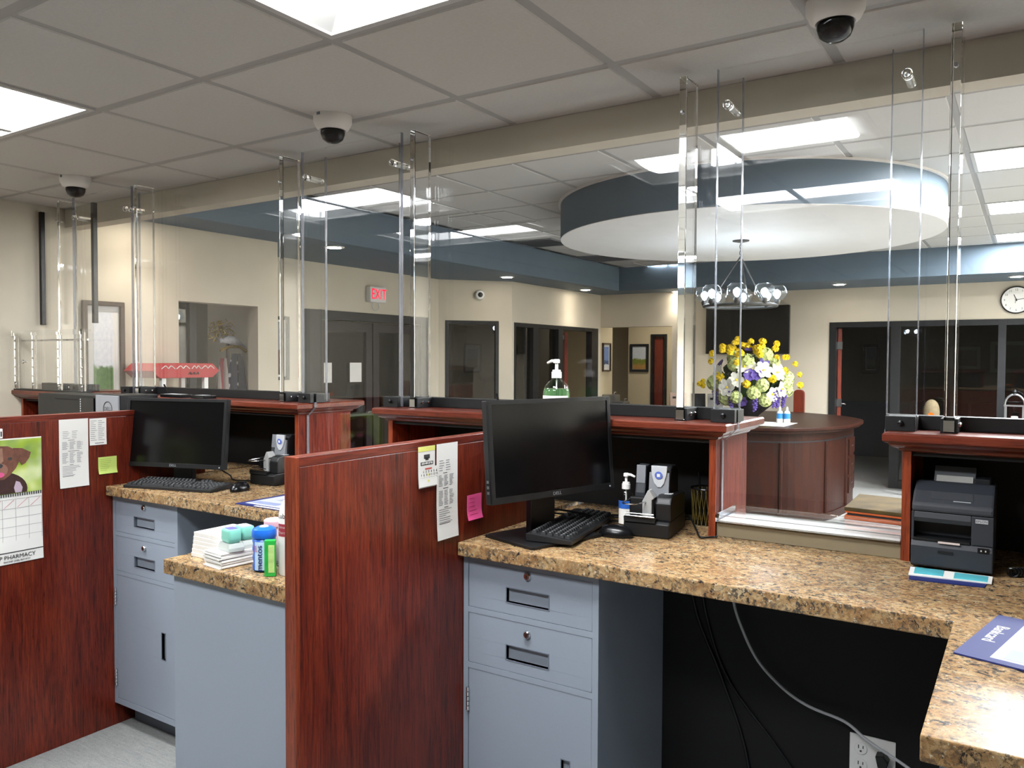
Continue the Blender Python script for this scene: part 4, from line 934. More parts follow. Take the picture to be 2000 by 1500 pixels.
# cables, cup and outlet
def cable(name, pts, r, mat, lb, group='cables behind the monitors'):
    return tag(obj(name, tube(BM(), spline(pts, 7), r, 8), mat, smooth=True), lb, 'cable', group)
cable('power_cable', [(-.742, 2.372, .983), (-.737, 2.367, .88), (-.711, 2.367, .799), (-.661, 2.367, .708), (-.586, 2.367, .641), (-.513, 2.367, .606), (-.416, 2.367, .586), (-.349, 2.352, .552), (-.24, 2.345, .504), (-.12, 2.34, .42), (-.05, 2.35, .30)], .0042, m_lgrey, 'pale grey cable drooping across the black knee space', None)
cable('data_cable', [(-.90, 2.40, .983), (-.86, 2.398, .80), (-.78, 2.398, .62), (-.70, 2.398, .40), (-.66, 2.398, .10)], .0045, m_blackp, 'black cable hanging against the knee panel beside the pale grey cable', None)
cable('data_cable', [(-.86, 2.399, .983), (-.83, 2.399, .80), (-.76, 2.399, .62), (-.62, 2.399, .46), (-.52, 2.399, .34)], .0045, m_blackp, 'black cable slanting down the knee panel towards the outlet', None)
for k, (pts, lb) in enumerate((([(-1.30, 2.21, 1.12), (-1.24, 2.30, 1.10), (-1.14, 2.44, 1.057), (-1.02, 2.56, 1.056), (-.95, 2.62, 1.056)], 'black cable from the big monitor back into the cubby'),
             ([(-1.34, 2.16, 1.16), (-1.36, 2.30, 1.09), (-1.25, 2.48, 1.057), (-1.10, 2.55, 1.057), (-.98, 2.65, 1.056)], 'black cable looping from the monitor stand into the cubby'),
             ([(-1.245, 2.43, 1.075), (-1.22, 2.50, 1.06), (-1.12, 2.60, 1.056), (-1.00, 2.66, 1.056)], 'keyboard cable running back into the cubby'),
             ([(-.93, 2.51, 1.09), (-.88, 2.44, 1.058), (-.845, 2.37, 1.0555), (-.82, 2.375, 1.0555), (-.80, 2.40, 1.0555)], 'black cable looping out beside the cubby post'),
             ([(-2.76, 2.28, 1.057), (-2.86, 2.33, 1.057), (-2.97, 2.30, 1.058), (-3.04, 2.33, 1.07), (-3.06, 2.26, 1.12)], 'black cable between the far monitor and its scanner'))):
    cable('data_cable', pts, .0032, m_blackp, lb)
t = thing('pencil_cup', 'black wire mesh cup with pencils in the cubby behind the check scanner', 'pencil cup', (-.905, 2.60, 1.0505))
bm = BM()
for k in range(20):
    a = 2*math.pi*k/20
    tube(bm, [(.045*math.cos(a), .045*math.sin(a), 0), (.05*math.cos(a+.35), .05*math.sin(a+.35), .12)], .0011, 4); tube(bm, [(.045*math.cos(a), .045*math.sin(a), 0), (.05*math.cos(a-.35), .05*math.sin(a-.35), .12)], .0011, 4)
o = obj('wire_mesh', bm, plain('wire_glint', '#8a7a3d', .4, .5), t, world=False); o['kind'] = 'stuff'  # black mesh given a yellowish colour for its glints
obj('rim', tube(BM(), [(.05*math.cos(R(a)), .05*math.sin(R(a)), .12) for a in range(0, 361, 15)], .003, 6), m_blackg, t, world=False); obj('cup_floor', lathe(BM(), [(.045, 0), (.045, .004)], n=20), m_blackg, t, world=False)
for dx, m in ((.02, plain('pencil_yellow', '#c9b24a', .5)), (-.02, m_blackg)): obj('pencil', tube(BM(), [(dx*.5, 0, .005), (dx*1.6, .01, .17)], .0035, 6), m, t, world=False)
# outlet
yo = 2.4045
t = thing('wall_outlet', 'white double outlet plate on the black knee panel', 'outlet', (-.348, yo, .42))
obj('cover_plate', box(BM(), -.408, -.289, yo-.006, yo-.0002, .425, .546), m_wplastic, t, bev=.0025)
for x in (-.378, -.319):
    for z in (.508, .462):
        r_ = obj('receptacle', lathe(BM(), [(.017, 0), (.017, .002), (.016, .003)], (x, yo-.006, z), 20, axis='Y'), m_wplastic, t)
        for dx, dz, w, h in ((-.006, .005, .0012, .005), (.006, .005, .0012, .004), (0, -.007, .0025, .0025)): obj('slot', box(BM(), x+dx-w, x+dx+w, yo-.0095, yo-.0088, z+dz-h, z+dz+h), m_ink, r_)
t = thing('power_plug', 'black plug in the outlet with a purple cable tie', 'plug', (-.319, 2.38, .44))
obj('plug_body', prism(BM(), [(-.336, .512), (-.315, .516), (-.302, .500), (-.308, .480), (-.322, .470), (-.330, .485)], yo-.045, yo-.0098, 'Y'), m_blackp, t, bev=.003)
obj('tie_wrap', loft(BM(), [[(-.345, yo-.052, .42), (-.300, yo-.052, .42), (-.300, yo-.02, .42), (-.345, yo-.02, .42)], [(-.343, yo-.05, .455), (-.303, yo-.05, .455), (-.303, yo-.022, .455), (-.343, yo-.022, .455)], [(-.336, yo-.045, .472), (-.312, yo-.045, .472), (-.312, yo-.028, .472), (-.336, yo-.028, .472)]]), plain('purple_tie', '#7a2f92', .5), t, bev=.003)
# coiled cord at the printer
pts = []
for k in range(90):
    a = k*.7; pts.append((-.030+.011*math.cos(a)+.0007*k, 2.385+.0006*k, 1.0625+.011*math.sin(a)))
tag(obj('coiled_cord', tube(BM(), pts, .0028, 6), m_blackg, smooth=True), 'black coiled cord on the granite beside the check printer', 'cord')
# patterned wallet on the pass tray
t = thing('document_wallet', 'olive patterned document wallet with orange edges on the pass tray', 'wallet', (-.38, 2.80, 1.1085))
m_olive = plain('olive_fabric', '#4d3d19', .9, var=.45, vscale=14, bump=.4, bscale=240); m_orange = plain('orange_edge', '#c85a1e', .5, var=.1)
def slab(z0, z1, g): return loft(BM(), [[(-.475+g, 2.632+g, z), (-.300-g, 2.612+g, z), (-.300-g, 2.90-g, z), (-.480+g, 2.92-g, z)] for z in (z0, z1)])
obj('back_cover', slab(1.1085, 1.121, 0), m_orange, t, bev=.004); obj('filler', slab(1.121, 1.129, .008), m_dark, t); obj('front_edge', slab(1.129, 1.135, .002), m_orange, t, bev=.001); obj('front_cover', slab(1.135, 1.147, 0), m_olive, t, bev=.003)
# ------------------------------------------------------------------ the lobby
def picture(name, axis, pos, a0, a1, z0, z1, lb, mat_art, fw=.035, frame=None, face=1, matw=.06, cat='picture'):
    """framed picture on a wall; axis X: wall plane x=pos, spans y a0..a1 ; axis Y: plane y=pos, spans x"""
    t = thing(name, lb, cat, ((pos, (a0+a1)/2, z0) if axis == 'X' else ((a0+a1)/2, pos, z0)))
    s = face
    def B(a, b, c, d, d0, d1):
        lo, hi = sorted((pos+s*d0, pos+s*d1)); return box(BM(), lo, hi, a, b, c, d) if axis == 'X' else box(BM(), a, b, lo, hi, c, d)
    fm = frame or m_frame; bm = BM()
    for a, b, c, d in ((a0, a1, z0, z0+fw), (a0, a1, z1-fw, z1), (a0, a0+fw, z0+fw, z1-fw), (a1-fw, a1, z0+fw, z1-fw)):
        lo, hi = sorted((pos+s*.001, pos+s*.028)); box(bm, lo, hi, a, b, c, d) if axis == 'X' else box(bm, a, b, lo, hi, c, d)
    obj('frame', bm, fm, t, bev=.002)
    obj('mat_board', B(a0+fw, a1-fw, z0+fw, z1-fw, .001, .008), m_paper, t)
    obj('print', B(a0+fw+matw, a1-fw-matw, z0+fw+matw, z1-fw-matw, .008, .010), mat_art, t)
    return t
def landscape(name, sky='#b9cbe0', far='#5d7f4a', near='#8a7a4a', h=.5, s=9):
    t = NT(name); v = t.coord(kind='Generated'); sp = t.n('ShaderNodeSeparateXYZ'); t.l(v, sp.inputs[0])
    n = t.noise(t.coord(), s, 4); ad = t.n('ShaderNodeMath', operation='MULTIPLY_ADD'); t.l(n, ad.inputs[0]); ad.inputs[1].default_value = .28; t.l(sp.outputs[2], ad.inputs[2])
    col = t.ramp(ad.outputs[0], [(.30, near), (h*.85, far), (h+.10, far), (h+.14, sky), (1, sky)])
    col = t.mix(.35, col, t.ramp(t.noise(t.coord(), s*4, 3), [(.3, '#2c3a22'), (.7, '#e3dcc8')]), 'OVERLAY')
    t.bsdf(col, .4); return t.m
m_brownfr = plain('walnut_frame', '#4b3a2c', .4)
picture('framed_poster', 'X', -5.12, 2.80, 3.078, 1.10, 1.970, 'tall brown framed garden poster on the side wall behind the pass box', landscape('garden_poster', '#dfe3ea', '#4f7d3a', '#7d7f6a', .55), .028, m_brownfr, 1, .045, 'poster')
# red hex-ended cart with white legs
t = thing('red_cart', 'red ornamented cart top on white legs by the side wall opening', 'cart', (-4.90, 3.30, 0))
m_red = plain('cart_red', '#b0121c', .45, var=.06)
bm = BM(); hx = [(3.045, 1.515), (3.10, 1.565), (3.50, 1.565), (3.555, 1.515), (3.50, 1.468), (3.10, 1.468)]
cart = obj('cart_top', prism(bm, hx, -5.06, -4.74, 'X'), m_red, t, bev=.004)
for y, w in ((3.16, .05), (3.27, .05), (3.37, .035), (3.46, .05)): obj('white_scroll', tube(BM(), spline([(-4.737, y-w, 1.528), (-4.737, y-w*.4, 1.548), (-4.737, y, 1.532), (-4.737, y+w*.4, 1.548), (-4.737, y+w, 1.528)]), .0026, 6), m_paper, cart)
for k in range(3): obj('grip_slot', tube(BM(), spline([(-4.737, 3.31+.03*k, 1.49), (-4.733, 3.32+.03*k, 1.505), (-4.737, 3.33+.03*k, 1.49)]), .003, 6), m_frame, cart)
for y in (3.14, 3.46):
    for x in (-5.03, -4.77): obj('leg', box(BM(), x-.015, x+.015, y-.015, y+.015, 0, 1.468), m_wplastic, t)
# dim room behind the side opening: door frame, flag, tinsel and eagle finial
t = thing('room_screen_frame', 'dark metal frame with glass inside the side opening', 'glass screen', (-5.55, 3.9, 0))
for y in (3.50, 3.90): obj('mullion', box(BM(), -5.58, -5.52, y-.03, y+.03, 0, 2.3), m_frame, t)
obj('glazing', box(BM(), -5.555, -5.545, 3.53, 3.87, .1, 2.3), m_dglass, t); obj('rail', box(BM(), -5.58, -5.52, 3.53, 3.87, 0, .1), m_frame, t)
t = thing('flag', 'furled star-spangled flag with gold fringe on a pole in the side opening', 'flag', (-5.44, 4.16, 0))
obj('pole', tube(BM(), [(-5.44, 4.16, .03), (-5.44, 4.16, 1.76)], .014, 10), m_brownfr, t, smooth=True)
obj('base', lathe(BM(), [(.09, 0), (.09, .02), (.04, .04), (.02, .06)], (-5.44, 4.16, 0), 20), m_alu, t, smooth=True)
def furl(nm, y0, y1, z0, z1, x, mat, ph):
    bm = BM(); lp = []
    for k in range(9):
        v = k/8; z = z0+(z1-z0)*v; w = .35+.65*(1-v)**.7
        lp.append([(x+.025*math.sin(ph+u*14), (y0+y1)/2+(y1-y0)*(u-.5)*w, z) for u in [i/14 for i in range(15)]])
    loft(bm, lp, closed=False, cap=False); bm2 = bm; g = bmesh.ops.solidify(bm2, geom=bm2.faces[:], thickness=.004)
    return obj(nm, bm2, mat, t, smooth=True)
tf = NT('star_field'); vo = tf.n('ShaderNodeTexVoronoi'); vo.inputs['Scale'].default_value = 11; vo.inputs['Randomness'].default_value = .35; tf.l(tf.coord(), vo.inputs['Vector'])
tf.bsdf(tf.ramp(vo.outputs['Distance'], [(.16, '#c9ccd6'), (.2, '#232a4d')]), .8)
furl('star_canton', 4.09, 4.33, 1.10, 1.64, -5.41, tf.m, 0.5)
ts = NT('flag_stripes'); wv = ts.n('ShaderNodeTexWave', bands_direction='Y'); wv.inputs['Scale'].default_value = 4.5; ts.l(ts.coord(), wv.inputs['Vector']); ts.bsdf(ts.ramp(wv.outputs['Fac'], [(.48, '#8d2030'), (.52, '#c9c2bd')], 'CONSTANT'), .8)
furl('striped_field', 3.98, 4.17, .9, 1.60, -5.40, ts.m, 2.0)
m_gold = plain('gold_tinsel', '#a88a2a', .3, .8, var=.3, vscale=60)
bm = BM()
for k in range(160):
    a = random.uniform(0, 6.28); r_ = random.uniform(.02, .16); p = Vector((-5.56+random.uniform(-.04, .04), 4.19+r_*.8*math.cos(a), 1.82+r_*.55*math.sin(a))); q = p+Vector((random.uniform(-.03, .03), random.uniform(-.04, .04), random.uniform(-.03, .03)))
    tube(bm, [p, q], .003, 3)
tn = tag(obj('tinsel_garland', bm, m_gold), 'gold tinsel garland hanging behind the flag', 'garland'); tn['kind'] = 'stuff'
m_eagle = plain('eagle_white', '#b4b5bb', .5, var=.2, vscale=30)
t = [o for o in bpy.data.objects if o.name == 'flag'][0]
bm = BM(); lp = []
for k in range(10):
    v = k/9; y = 4.06+.24*v; w = .012+.05*math.sin(math.pi*min(1, v*1.1))**.8; lp.append([(-5.40+w*.4*math.cos(a), y, 1.735-.04*v+.03*math.sin(math.pi*v)+w*.55*math.sin(a)) for a in [R(36*i) for i in range(10)]])
eg = obj('eagle_finial', loft(bm, lp), m_eagle, t, smooth=True)
obj('eagle_head', lathe(BM(), [(0, -.02), (.016, -.012), (.02, 0), (.014, .014), (0, .02)], (-5.40, 4.065, 1.74), 14), m_eagle, eg, smooth=True)
obj('gold_fringe', tube(BM(), spline([(-5.39, 4.05, 1.66), (-5.37, 4.12, 1.69), (-5.37, 4.22, 1.69), (-5.39, 4.30, 1.66)]), .012, 6), m_gold, t)

# exit sign and entry doors
t = thing('exit_sign', 'white exit sign with lit red letters above the entry doors', 'exit sign', (-5.85, 6.312, 2.20))
m_exit = emitter('exit_red', '#ff1038', .9)
bx = obj('housing', box(BM(), -5.85, -5.78, 6.19, 6.435, 2.195, 2.360), m_wplastic, t, bev=.012)
text('lettering', 'EXIT', .155, m_exit, t, frame_mtx((-5.7785, 6.318, 2.277), (0, 1, 0), (0, 0, 1)), sx=.72)
text('lettering_back', 'EXIT', .158, plain('exit_dim', '#c96070', .5), t, frame_mtx((-5.7794, 6.318, 2.277), (0, 1, 0), (0, 0, 1)), sx=.72)
obj('wire_loop', tube(BM(), spline([(-5.82, 6.27, 2.195), (-5.82, 6.26, 2.14), (-5.82, 6.31, 2.11), (-5.82, 6.36, 2.14), (-5.82, 6.35, 2.195)]), .004, 6), m_lgrey, t, smooth=True)
d = thing('door_entry', 'dark framed glass double entry doors', None, (-5.90, 6.29, 0)); d['kind'] = 'structure'
bm = BM()
for y0, y1 in ((5.32, 5.50), (7.08, 7.26), (5.50, 5.56)): box(bm, -5.95, -5.84, y0, y1, 0, 2.08)
box(bm, -5.95, -5.84, 5.56, 7.08, 1.99, 2.08); obj('door_frame', bm, m_frame, d, bev=.003)
m_burg = plain('burgundy_frame', '#1a1114', .5)
for y0, y1 in ((5.57, 6.31), (6.33, 7.07)):
    bm = BM()
    for a, b, c, e in ((y0, y0+.09, .02, 1.98), (y1-.09, y1, .02, 1.98), (y0+.09, y1-.09, .02, .25), (y0+.09, y1-.09, 1.88, 1.98)): box(bm, -5.92, -5.87, a, b, c, e)
    lf = obj('door_leaf', bm, m_burg, d, bev=.002)
    obj('pane', box(BM(), -5.90, -5.89, y0+.09, y1-.09, .25, 1.88), m_dglass, lf)
    obj('panic_bar', tube(BM(), [(-5.82, y0+.04, 1.02), (-5.82, y1-.04, 1.02)], .014, 8), m_alu, lf, smooth=True); obj('push_plate', box(BM(), -5.87, -5.835, (y1-.1 if y0 < 6 else y0+.01), (y1-.01 if y0 < 6 else y0+.1), 1.0, 1.05), m_alu, lf)
for (y0, y1), lb in (((5.615, 5.722), 'white paper notice on the entry door leaf beside the frame'), ((5.975, 6.145), 'white paper notice on the entry door leaf near the meeting stiles')):
    tag(obj('paper_notice', box(BM(), -5.868, -5.8665, y0, y1, 1.36, 1.56), m_paper), lb, 'notice')
picture('wall_picture', 'X', -5.85, 4.93, 5.13, 1.40, 1.99, 'dark framed narrow picture on the wall beside the entry doors', landscape('dim_print', '#8a8d98', '#5a3d38', '#4a3030', .5), .03, m_frame, 1, .02)
picture('wall_picture', 'X', -8.0, 5.9, 6.5, 1.25, 1.85, 'framed autumn picture seen through the entry doors', landscape('autumn_print', '#6a6a8a', '#8a5a3a', '#9a6a4a', .55), .04, m_brownfr, 1, .08)
picture('wall_picture', 'X', -8.0, 7.2, 7.9, 1.25, 1.85, 'second framed autumn picture seen through the entry doors', landscape('autumn_print2', '#6a6a8a', '#7a6a5a', '#9a6a4a', .55), .04, m_brownfr, 1, .08)
# wall camera
t = thing('wall_camera', 'small white turret camera on the slanted wall', 'security camera', (-5.50, 7.80, 2.36))
dirn = Vector((math.sin(ang), -math.cos(ang), 0)); base = Vector((-5.52, 7.783, 2.365))
M_ = Matrix.Translation(base) @ dirn.to_track_quat('Z', 'Y').to_matrix().to_4x4()
for nm, pf, m in (('housing', [(.06, 0), (.06, .03), (.05, .05), (.03, .055)], m_wplastic), ('lens', [(.03, .055), (.028, .065), (.012, .072)], m_blackg)):
    bm = lathe(BM(), pf, n=24); bm.transform(M_); obj(nm, bm, m, t, smooth=True)
# slanted office window
w1 = thing('window_1', 'dark framed office window in the slanted wall', None, (-5.85, 7.42, 0), ang); w1['kind'] = 'structure'
bm = BM()
for a, b, c, e in ((.08, .73, .85, .89), (.08, .73, 2.02, 2.06), (.08, .12, .89, 2.02), (.69, .73, .89, 2.02)): box(bm, a, b, -.005, .06, c, e)
obj('window_frame', bm, m_frame, w1, world=False, bev=.002); obj('pane', box(BM(), .12, .69, .025, .033, .89, 2.02), m_dglass, w1, world=False)
# office front
w2 = thing('window_2', 'dark framed glass office front with door', None, (-5.30, 9.25, 0)); w2['kind'] = 'structure'
for y0, y1 in ((8.13, 8.17), (8.57, 8.71), (9.21, 9.33), (10.17, 10.37)): obj('mullion', box(BM(), -5.34, -5.245, y0, y1, 0, 2.05), m_frame, w2, bev=.002)
obj('head_rail', box(BM(), -5.34, -5.246, 8.17, 10.17, 2.0, 2.05), m_frame, w2)
for y0, y1 in ((8.17, 8.57), (8.71, 9.21)): obj('pane', box(BM(), -5.30, -5.292, y0, y1, .05, 2.0), m_dglass, w2)
d2 = thing('door_office', 'cherry wood office door standing open', None, (-5.38, 9.66, 0), R(212)); d2['kind'] = 'structure'
obj('leaf', box(BM(), -.02, .02, -.80, 0, .01, 1.98), m_door, d2, world=False); obj('closer', box(BM(), .02, .06, -.3, -.05, 1.88, 1.94), m_alu, d2, world=False)
for a, b, lb in ((11.22, 11.74, 'framed mountain picture inside the office behind the slanted window'), (12.25, 12.95, 'framed lake picture inside the office behind the glass front')):
    picture('office_picture', 'X', -8.3, a, b, 1.36, 1.88, lb, landscape('office_print_%d' % int(a), '#7fa0cf', '#4c6a5a', '#34503f', .5), .03, m_frame, 1, .07)
t = thing('office_desk', 'office desk with framed photos behind the slanted window', 'desk', (-7.0, 9.2, 0))
obj('desk_top', box(BM(), -7.6, -6.4, 8.7, 9.6, .74, .78), m_desk, t, bev=.004); obj('desk_body', box(BM(), -7.55, -6.45, 8.75, 9.55, 0, .74), m_desk, t)
for i, (x, y, lb) in enumerate(((-6.75, 8.85, 'small standing photo frame on the office desk by the window'), (-6.55, 9.05, 'second small standing photo frame on the office desk'))):
    t = thing('photo_frame', lb, 'photo frame', (x, y, .7805), R(40)); 
    bm = BM(); box(bm, -.1, .1, -.006, .006, 0, .26); bm.transform(Matrix.Rotation(R(-8), 4, 'X')); obj('frame', bm, m_frame, t, world=False); bm = box(BM(), -.08, .08, -.008, -.006, .02, .24); bm.transform(Matrix.Rotation(R(-8), 4, 'X')); obj('photo', bm, m_page, t, world=False)
# hall
picture('hall_picture', 'X', -5.30, 10.60, 10.86, 1.43, 1.85, 'framed blue picture on the near hall wall by the fountain', landscape('blue_print', '#6f8fc9', '#3f5d8f', '#dcdce0', .35), .02, m_brownfr, 1, .035)
picture('hall_picture', 'Y', 12.50, -5.71, -5.375, 1.40, 1.87, 'black framed harvest field picture on the hall back wall', landscape('field_print', '#cfd6dd', '#7f8a35', '#b58a4a', .48, 14), .04, m_frame, -1, .004)
d3 = thing('door_hall', 'cherry wood hall door with dark frame', None, (-5.19, 12.55, 0)); d3['kind'] = 'structure'
bm = BM(); box(bm, -5.33, -5.30, 12.47, 12.6, 0, 2.03); box(bm, -5.08, -5.05, 12.47, 12.6, 0, 2.03); box(bm, -5.30, -5.08, 12.47, 12.6, 2.0, 2.03); obj('door_frame', bm, m_frame, d3)
obj('leaf', box(BM(), -5.295, -5.15, 12.56, 12.60, .01, 1.99), m_door, d3)
t = thing('drinking_fountain', 'steel two-level drinking fountain on the hall wall', 'drinking fountain', (-5.13, 10.74, .80))
obj('upper_basin', box(BM(), -5.299, -5.08, 10.60, 10.78, .96, 1.09), m_alu, t, bev=.02); obj('lower_basin', box(BM(), -5.299, -4.97, 10.70, 10.88, .86, .99), m_alu, t, bev=.02)
for x, y, z in ((-5.12, 10.66, 1.09), (-5.02, 10.80, .99)): obj('spout', tube(BM(), spline([(x, y, z), (x, y, z+.03), (x+.03, y, z+.035)]), .008, 8), m_chrome, t, smooth=True)
# far doorway, window, clock, television
w3 = thing('window_3', 'wide dark framed conference room window', None, (.35, 11.05, 0)); w3['kind'] = 'structure'
for x0, x1 in ((-1.47, -1.36), (-.32, -.24), (.9, .98), (2.12, 2.2)): obj('mullion', box(BM(), x0, x1, 10.985, 11.09, 0, 2.10), m_frame, w3, bev=.003)
obj('head_rail', box(BM(), -1.36, 2.12, 10.986, 11.09, 2.03, 2.10), m_frame, w3); obj('base_rail', box(BM(), -1.36, 2.12, 10.986, 11.09, 0, .1), m_frame, w3)
for x0, x1 in ((-1.36, -.32), (-.24, .9), (.98, 2.12)): obj('pane', box(BM(), x0, x1, 11.03, 11.04, .1, 2.03), m_dglass, w3)
d4 = thing('door_conference', 'cherry wood conference door standing open in a dark frame', None, (-2.15, 11.05, 0)); d4['kind'] = 'structure'
bm = BM(); box(bm, -2.20, -2.12, 10.985, 11.1, 0, 2.10); box(bm, -2.12, -1.47, 10.985, 11.1, 2.03, 2.10); obj('door_frame', bm, m_frame, d4, bev=.003)
lf = obj('leaf', prism(BM(), [(-2.115, 11.11), (-2.070, 11.118), (-2.245, 12.005), (-2.290, 11.997)], .01, 2.02), m_door, d4)
for z in (1.75, 1.0, .25): obj('hinge', box(BM(), -2.125, -2.06, 11.098, 11.112, z, z+.1), m_alu, lf)
obj('lever', tube(BM(), [(-2.22, 11.88, 1.0), (-2.16, 11.89, 1.0), (-2.14, 11.79, 1.0)], .01, 8), m_chrome, lf)
t = thing('wall_clock', 'round white wall clock with black rim above the conference window', 'clock', (-.147, 11.0, 2.16))
cc = (-.147, 11.0, 2.316)
obj('rim', lathe(lathe(BM(), [(.158, .0005), (.160, .03), (.152, .04), (.143, .034)], cc, 48, axis='Y'), [(.143, .02), (.143, .034)], cc, 48, axis='Y'), m_blackg, t, smooth=True)
obj('dial', lathe(BM(), [(.146, .034), (.146, .036)], cc, 48, axis='Y'), m_wplastic, t)
for k in range(12):
    a = R(30*k); bm = BM(); text('numeral', str(k or 12), .034, m_ink, t, frame_mtx((cc[0]+.118*math.sin(a), cc[1]-.0365, cc[2]+.118*math.cos(a)), (1, 0, 0), (0, 0, 1)))
for a, l, w in ((80, .10, .003), (-22, .068, .004), (200, .04, .002)):
    bm = box(BM(), -w, w, -.002, 0, -.015, l); bm.transform(Matrix.Translation((cc[0], cc[1]-.039, cc[2])) @ Matrix.Rotation(R(a), 4, 'Y')); obj('hand', bm, m_ink, t)
t = thing('television', 'large black wall television behind the flowers', 'television', (-3.27, 10.96, 1.68))
obj('cabinet', box(BM(), -3.845, -2.70, 10.94, 10.999, 1.690, 2.345), m_blackg, t, bev=.006); obj('screen', box(BM(), -3.825, -2.72, 10.936, 10.9405, 1.715, 2.325), m_screen, t)
# reception desk
def offset_poly(pts, d):
    c = Vector((sum(p[0] for p in pts)/len(pts), sum(p[1] for p in pts)/len(pts))); return [tuple(Vector(p)+(c-Vector(p)).normalized()*d) for p in pts]
edge = [(-4.0, 7.66)]+[(p.x, p.y) for p in spline([(-2.60, 7.66, 0), (-2.30, 7.68, 0), (-1.88, 7.85, 0), (-1.58, 8.35, 0), (-1.48, 8.95, 0), (-1.56, 9.55, 0), (-1.90, 10.03, 0), (-2.40, 10.35, 0)], 6)]+[(-4.0, 10.4)]
t = thing('reception_desk', 'curved mahogany reception desk under the flowers', 'desk', (-2.8, 9.0, 0))
bd = obj('body', prism(BM(), offset_poly(edge, .13), .0, .90), m_desk, t); 
obj('desk_top', prism(BM(), edge, .922, .955), m_desk, t, bev=.008); obj('under_moulding', prism(BM(), offset_poly(edge, .04), .895, .922), m_desk, t, bev=.006)
obj('inlay_band', prism(BM(), offset_poly(edge, .125), .80, .815), m_frame, t); obj('plinth', prism(BM(), offset_poly(edge, .12), .001, .08), m_desk, t)
pv = offset_poly(edge, .128)
for i in range(4, len(pv)-6, 7): obj('pilaster', lathe(BM(), [(.02, .08), (.02, .80)], (pv[i][0], pv[i][1], 0), 8), m_desk, bd)
for k in range(3):  # drawer fronts give shape to faint reflections on the desk face
    a, b = Vector(pv[26]), Vector(pv[31]); u = (b-a).normalized(); n = Vector((u.y, -u.x)); z = .20+.2*k
    q = [a+n*.002, b+n*.002, b+n*.016, a+n*.016]; dr_ = obj('drawer', prism(BM(), [tuple(p) for p in q], z, z+.17), m_desk, t, bev=.003)
    m_ = (a+b)/2+n*.016; obj('pull', tube(BM(), [(m_.x-u.x*.06, m_.y-u.y*.06, z+.09), (m_.x+u.x*.06, m_.y+u.y*.06, z+.09)], .006, 6), m_alu, dr_)
# bottles and papers on the desk
for i, (x, y, lb) in enumerate(((-2.16, 8.42, 'white and blue spray bottle on the reception desk nearer the flowers'), (-2.09, 8.43, 'white and blue spray bottle on the reception desk nearer the desk edge'))):
    t = thing('spray_bottle', lb, 'bottle', (x, y, .9555), group='bottles on the reception desk')
    obj('bottle_body', lathe(BM(), [(0, 0), (.030, 0), (.032, .004), (.032, .105), (.024, .122), (.012, .128)], n=20), m_wplastic, t, world=False, smooth=True)
    obj('label_band', lathe(BM(), [(.0326, .045), (.0326, .100)], n=20), plain('bottle_blue', '#2f7fbd', .4), t, world=False); obj('nozzle', lathe(BM(), [(.012, .128), (.012, .15), (.006, .168)], n=12), m_wplastic, t, world=False, smooth=True)
tag(obj('paper_sheet', box(BM(), -2.42, -2.0, 7.95, 8.5, .9555, .957), m_paper), 'white paper sheet on the reception desk under the bottles', 'paper')
for (x, y, yaw, m, lb) in ((-3.22, 8.9, 25, m_dark, 'dark standing sign holder on the reception desk'), (-3.02, 8.95, 15, m_paper, 'white tent card on the reception desk beside the flowers'), (-3.50, 9.0, 30, plain('peach_card', '#d8b9a4', .7), 'peach tent card on the reception desk')):
    t = thing('tent_card', lb, 'sign', (x, y, .9555), R(yaw))
    obj('card', prism(BM(), [(-.06, 0), (.06, 0), (.008, .26), (-.008, .26)], -.09, .09, 'X'), m, t, world=False); obj('card_mark', box(BM(), -.06, -.02, -.0225, -.018, .19, .215), m_ink, t, world=False)
# chair behind the desk
t = thing('guest_chair', 'red-brown wooden guest chair behind the reception desk', 'chair', (-2.45, 10.6, 0))
obj('seat', box(BM(), -2.68, -2.22, 10.42, 10.86, .44, .50), m_dark, t, bev=.02); obj('backrest', prism(BM(), rrect(-2.60, -2.46, .5, 1.22, .05), 10.80, 10.84, 'Y'), m_door, t, bev=.01)
for x in (-2.65, -2.25):
    for y in (10.45, 10.83): obj('leg', box(BM(), x-.02, x+.02, y-.02, y+.02, 0, .44), m_door, t)
# flower arrangement
t = thing('flower_arrangement', 'large arrangement of yellow, white and purple flowers in a dark bowl', 'flower arrangement', (-2.56, 8.70, .9555))
def F(nm, bm, mat, sm=True, p=None): return obj(nm, bm, mat, p or t, world=False, smooth=sm)
F('bowl', lathe(BM(), [(0, 0), (.10, 0), (.08, .02), (.10, .05), (.21, .14), (.235, .20), (.215, .20), (.15, .12), (0, .10)], n=36), plain('bowl_dark', '#22232a', .25))
m_leaf = plain('leaf_green', '#33502c', .5, var=.3, vscale=20); m_yell = plain('petal_yellow', '#f0cf20', .6, var=.15, vscale=30); m_whit = plain('petal_white', '#e9e8dc', .6, var=.08, vscale=30)
m_lime = plain('hydrangea_green', '#c3cf86', .6, var=.2, vscale=30); m_purp = plain('petal_purple', '#5d4a97', .6, var=.25, vscale=30)
def petal_bm(n, r, w, lift):
    bm = BM()
    for k in range(n):
        a = 2*math.pi*k/n; u = Vector((math.cos(a), math.sin(a), 0)); v = Vector((-math.sin(a), math.cos(a), 0)); z = Vector((0, 0, 1))
        pts = [Vector((0, 0, 0)), u*r*.5+v*w+z*lift*.6, u*r*.85+v*w*.75+z*lift, u*r+z*lift*.8, u*r*.85-v*w*.75+z*lift, u*r*.5-v*w+z*lift*.6]
        bm.faces.new([bm.verts.new(p) for p in pts])
    bmesh.ops.solidify(bm, geom=bm.faces[:], thickness=.003); return bm
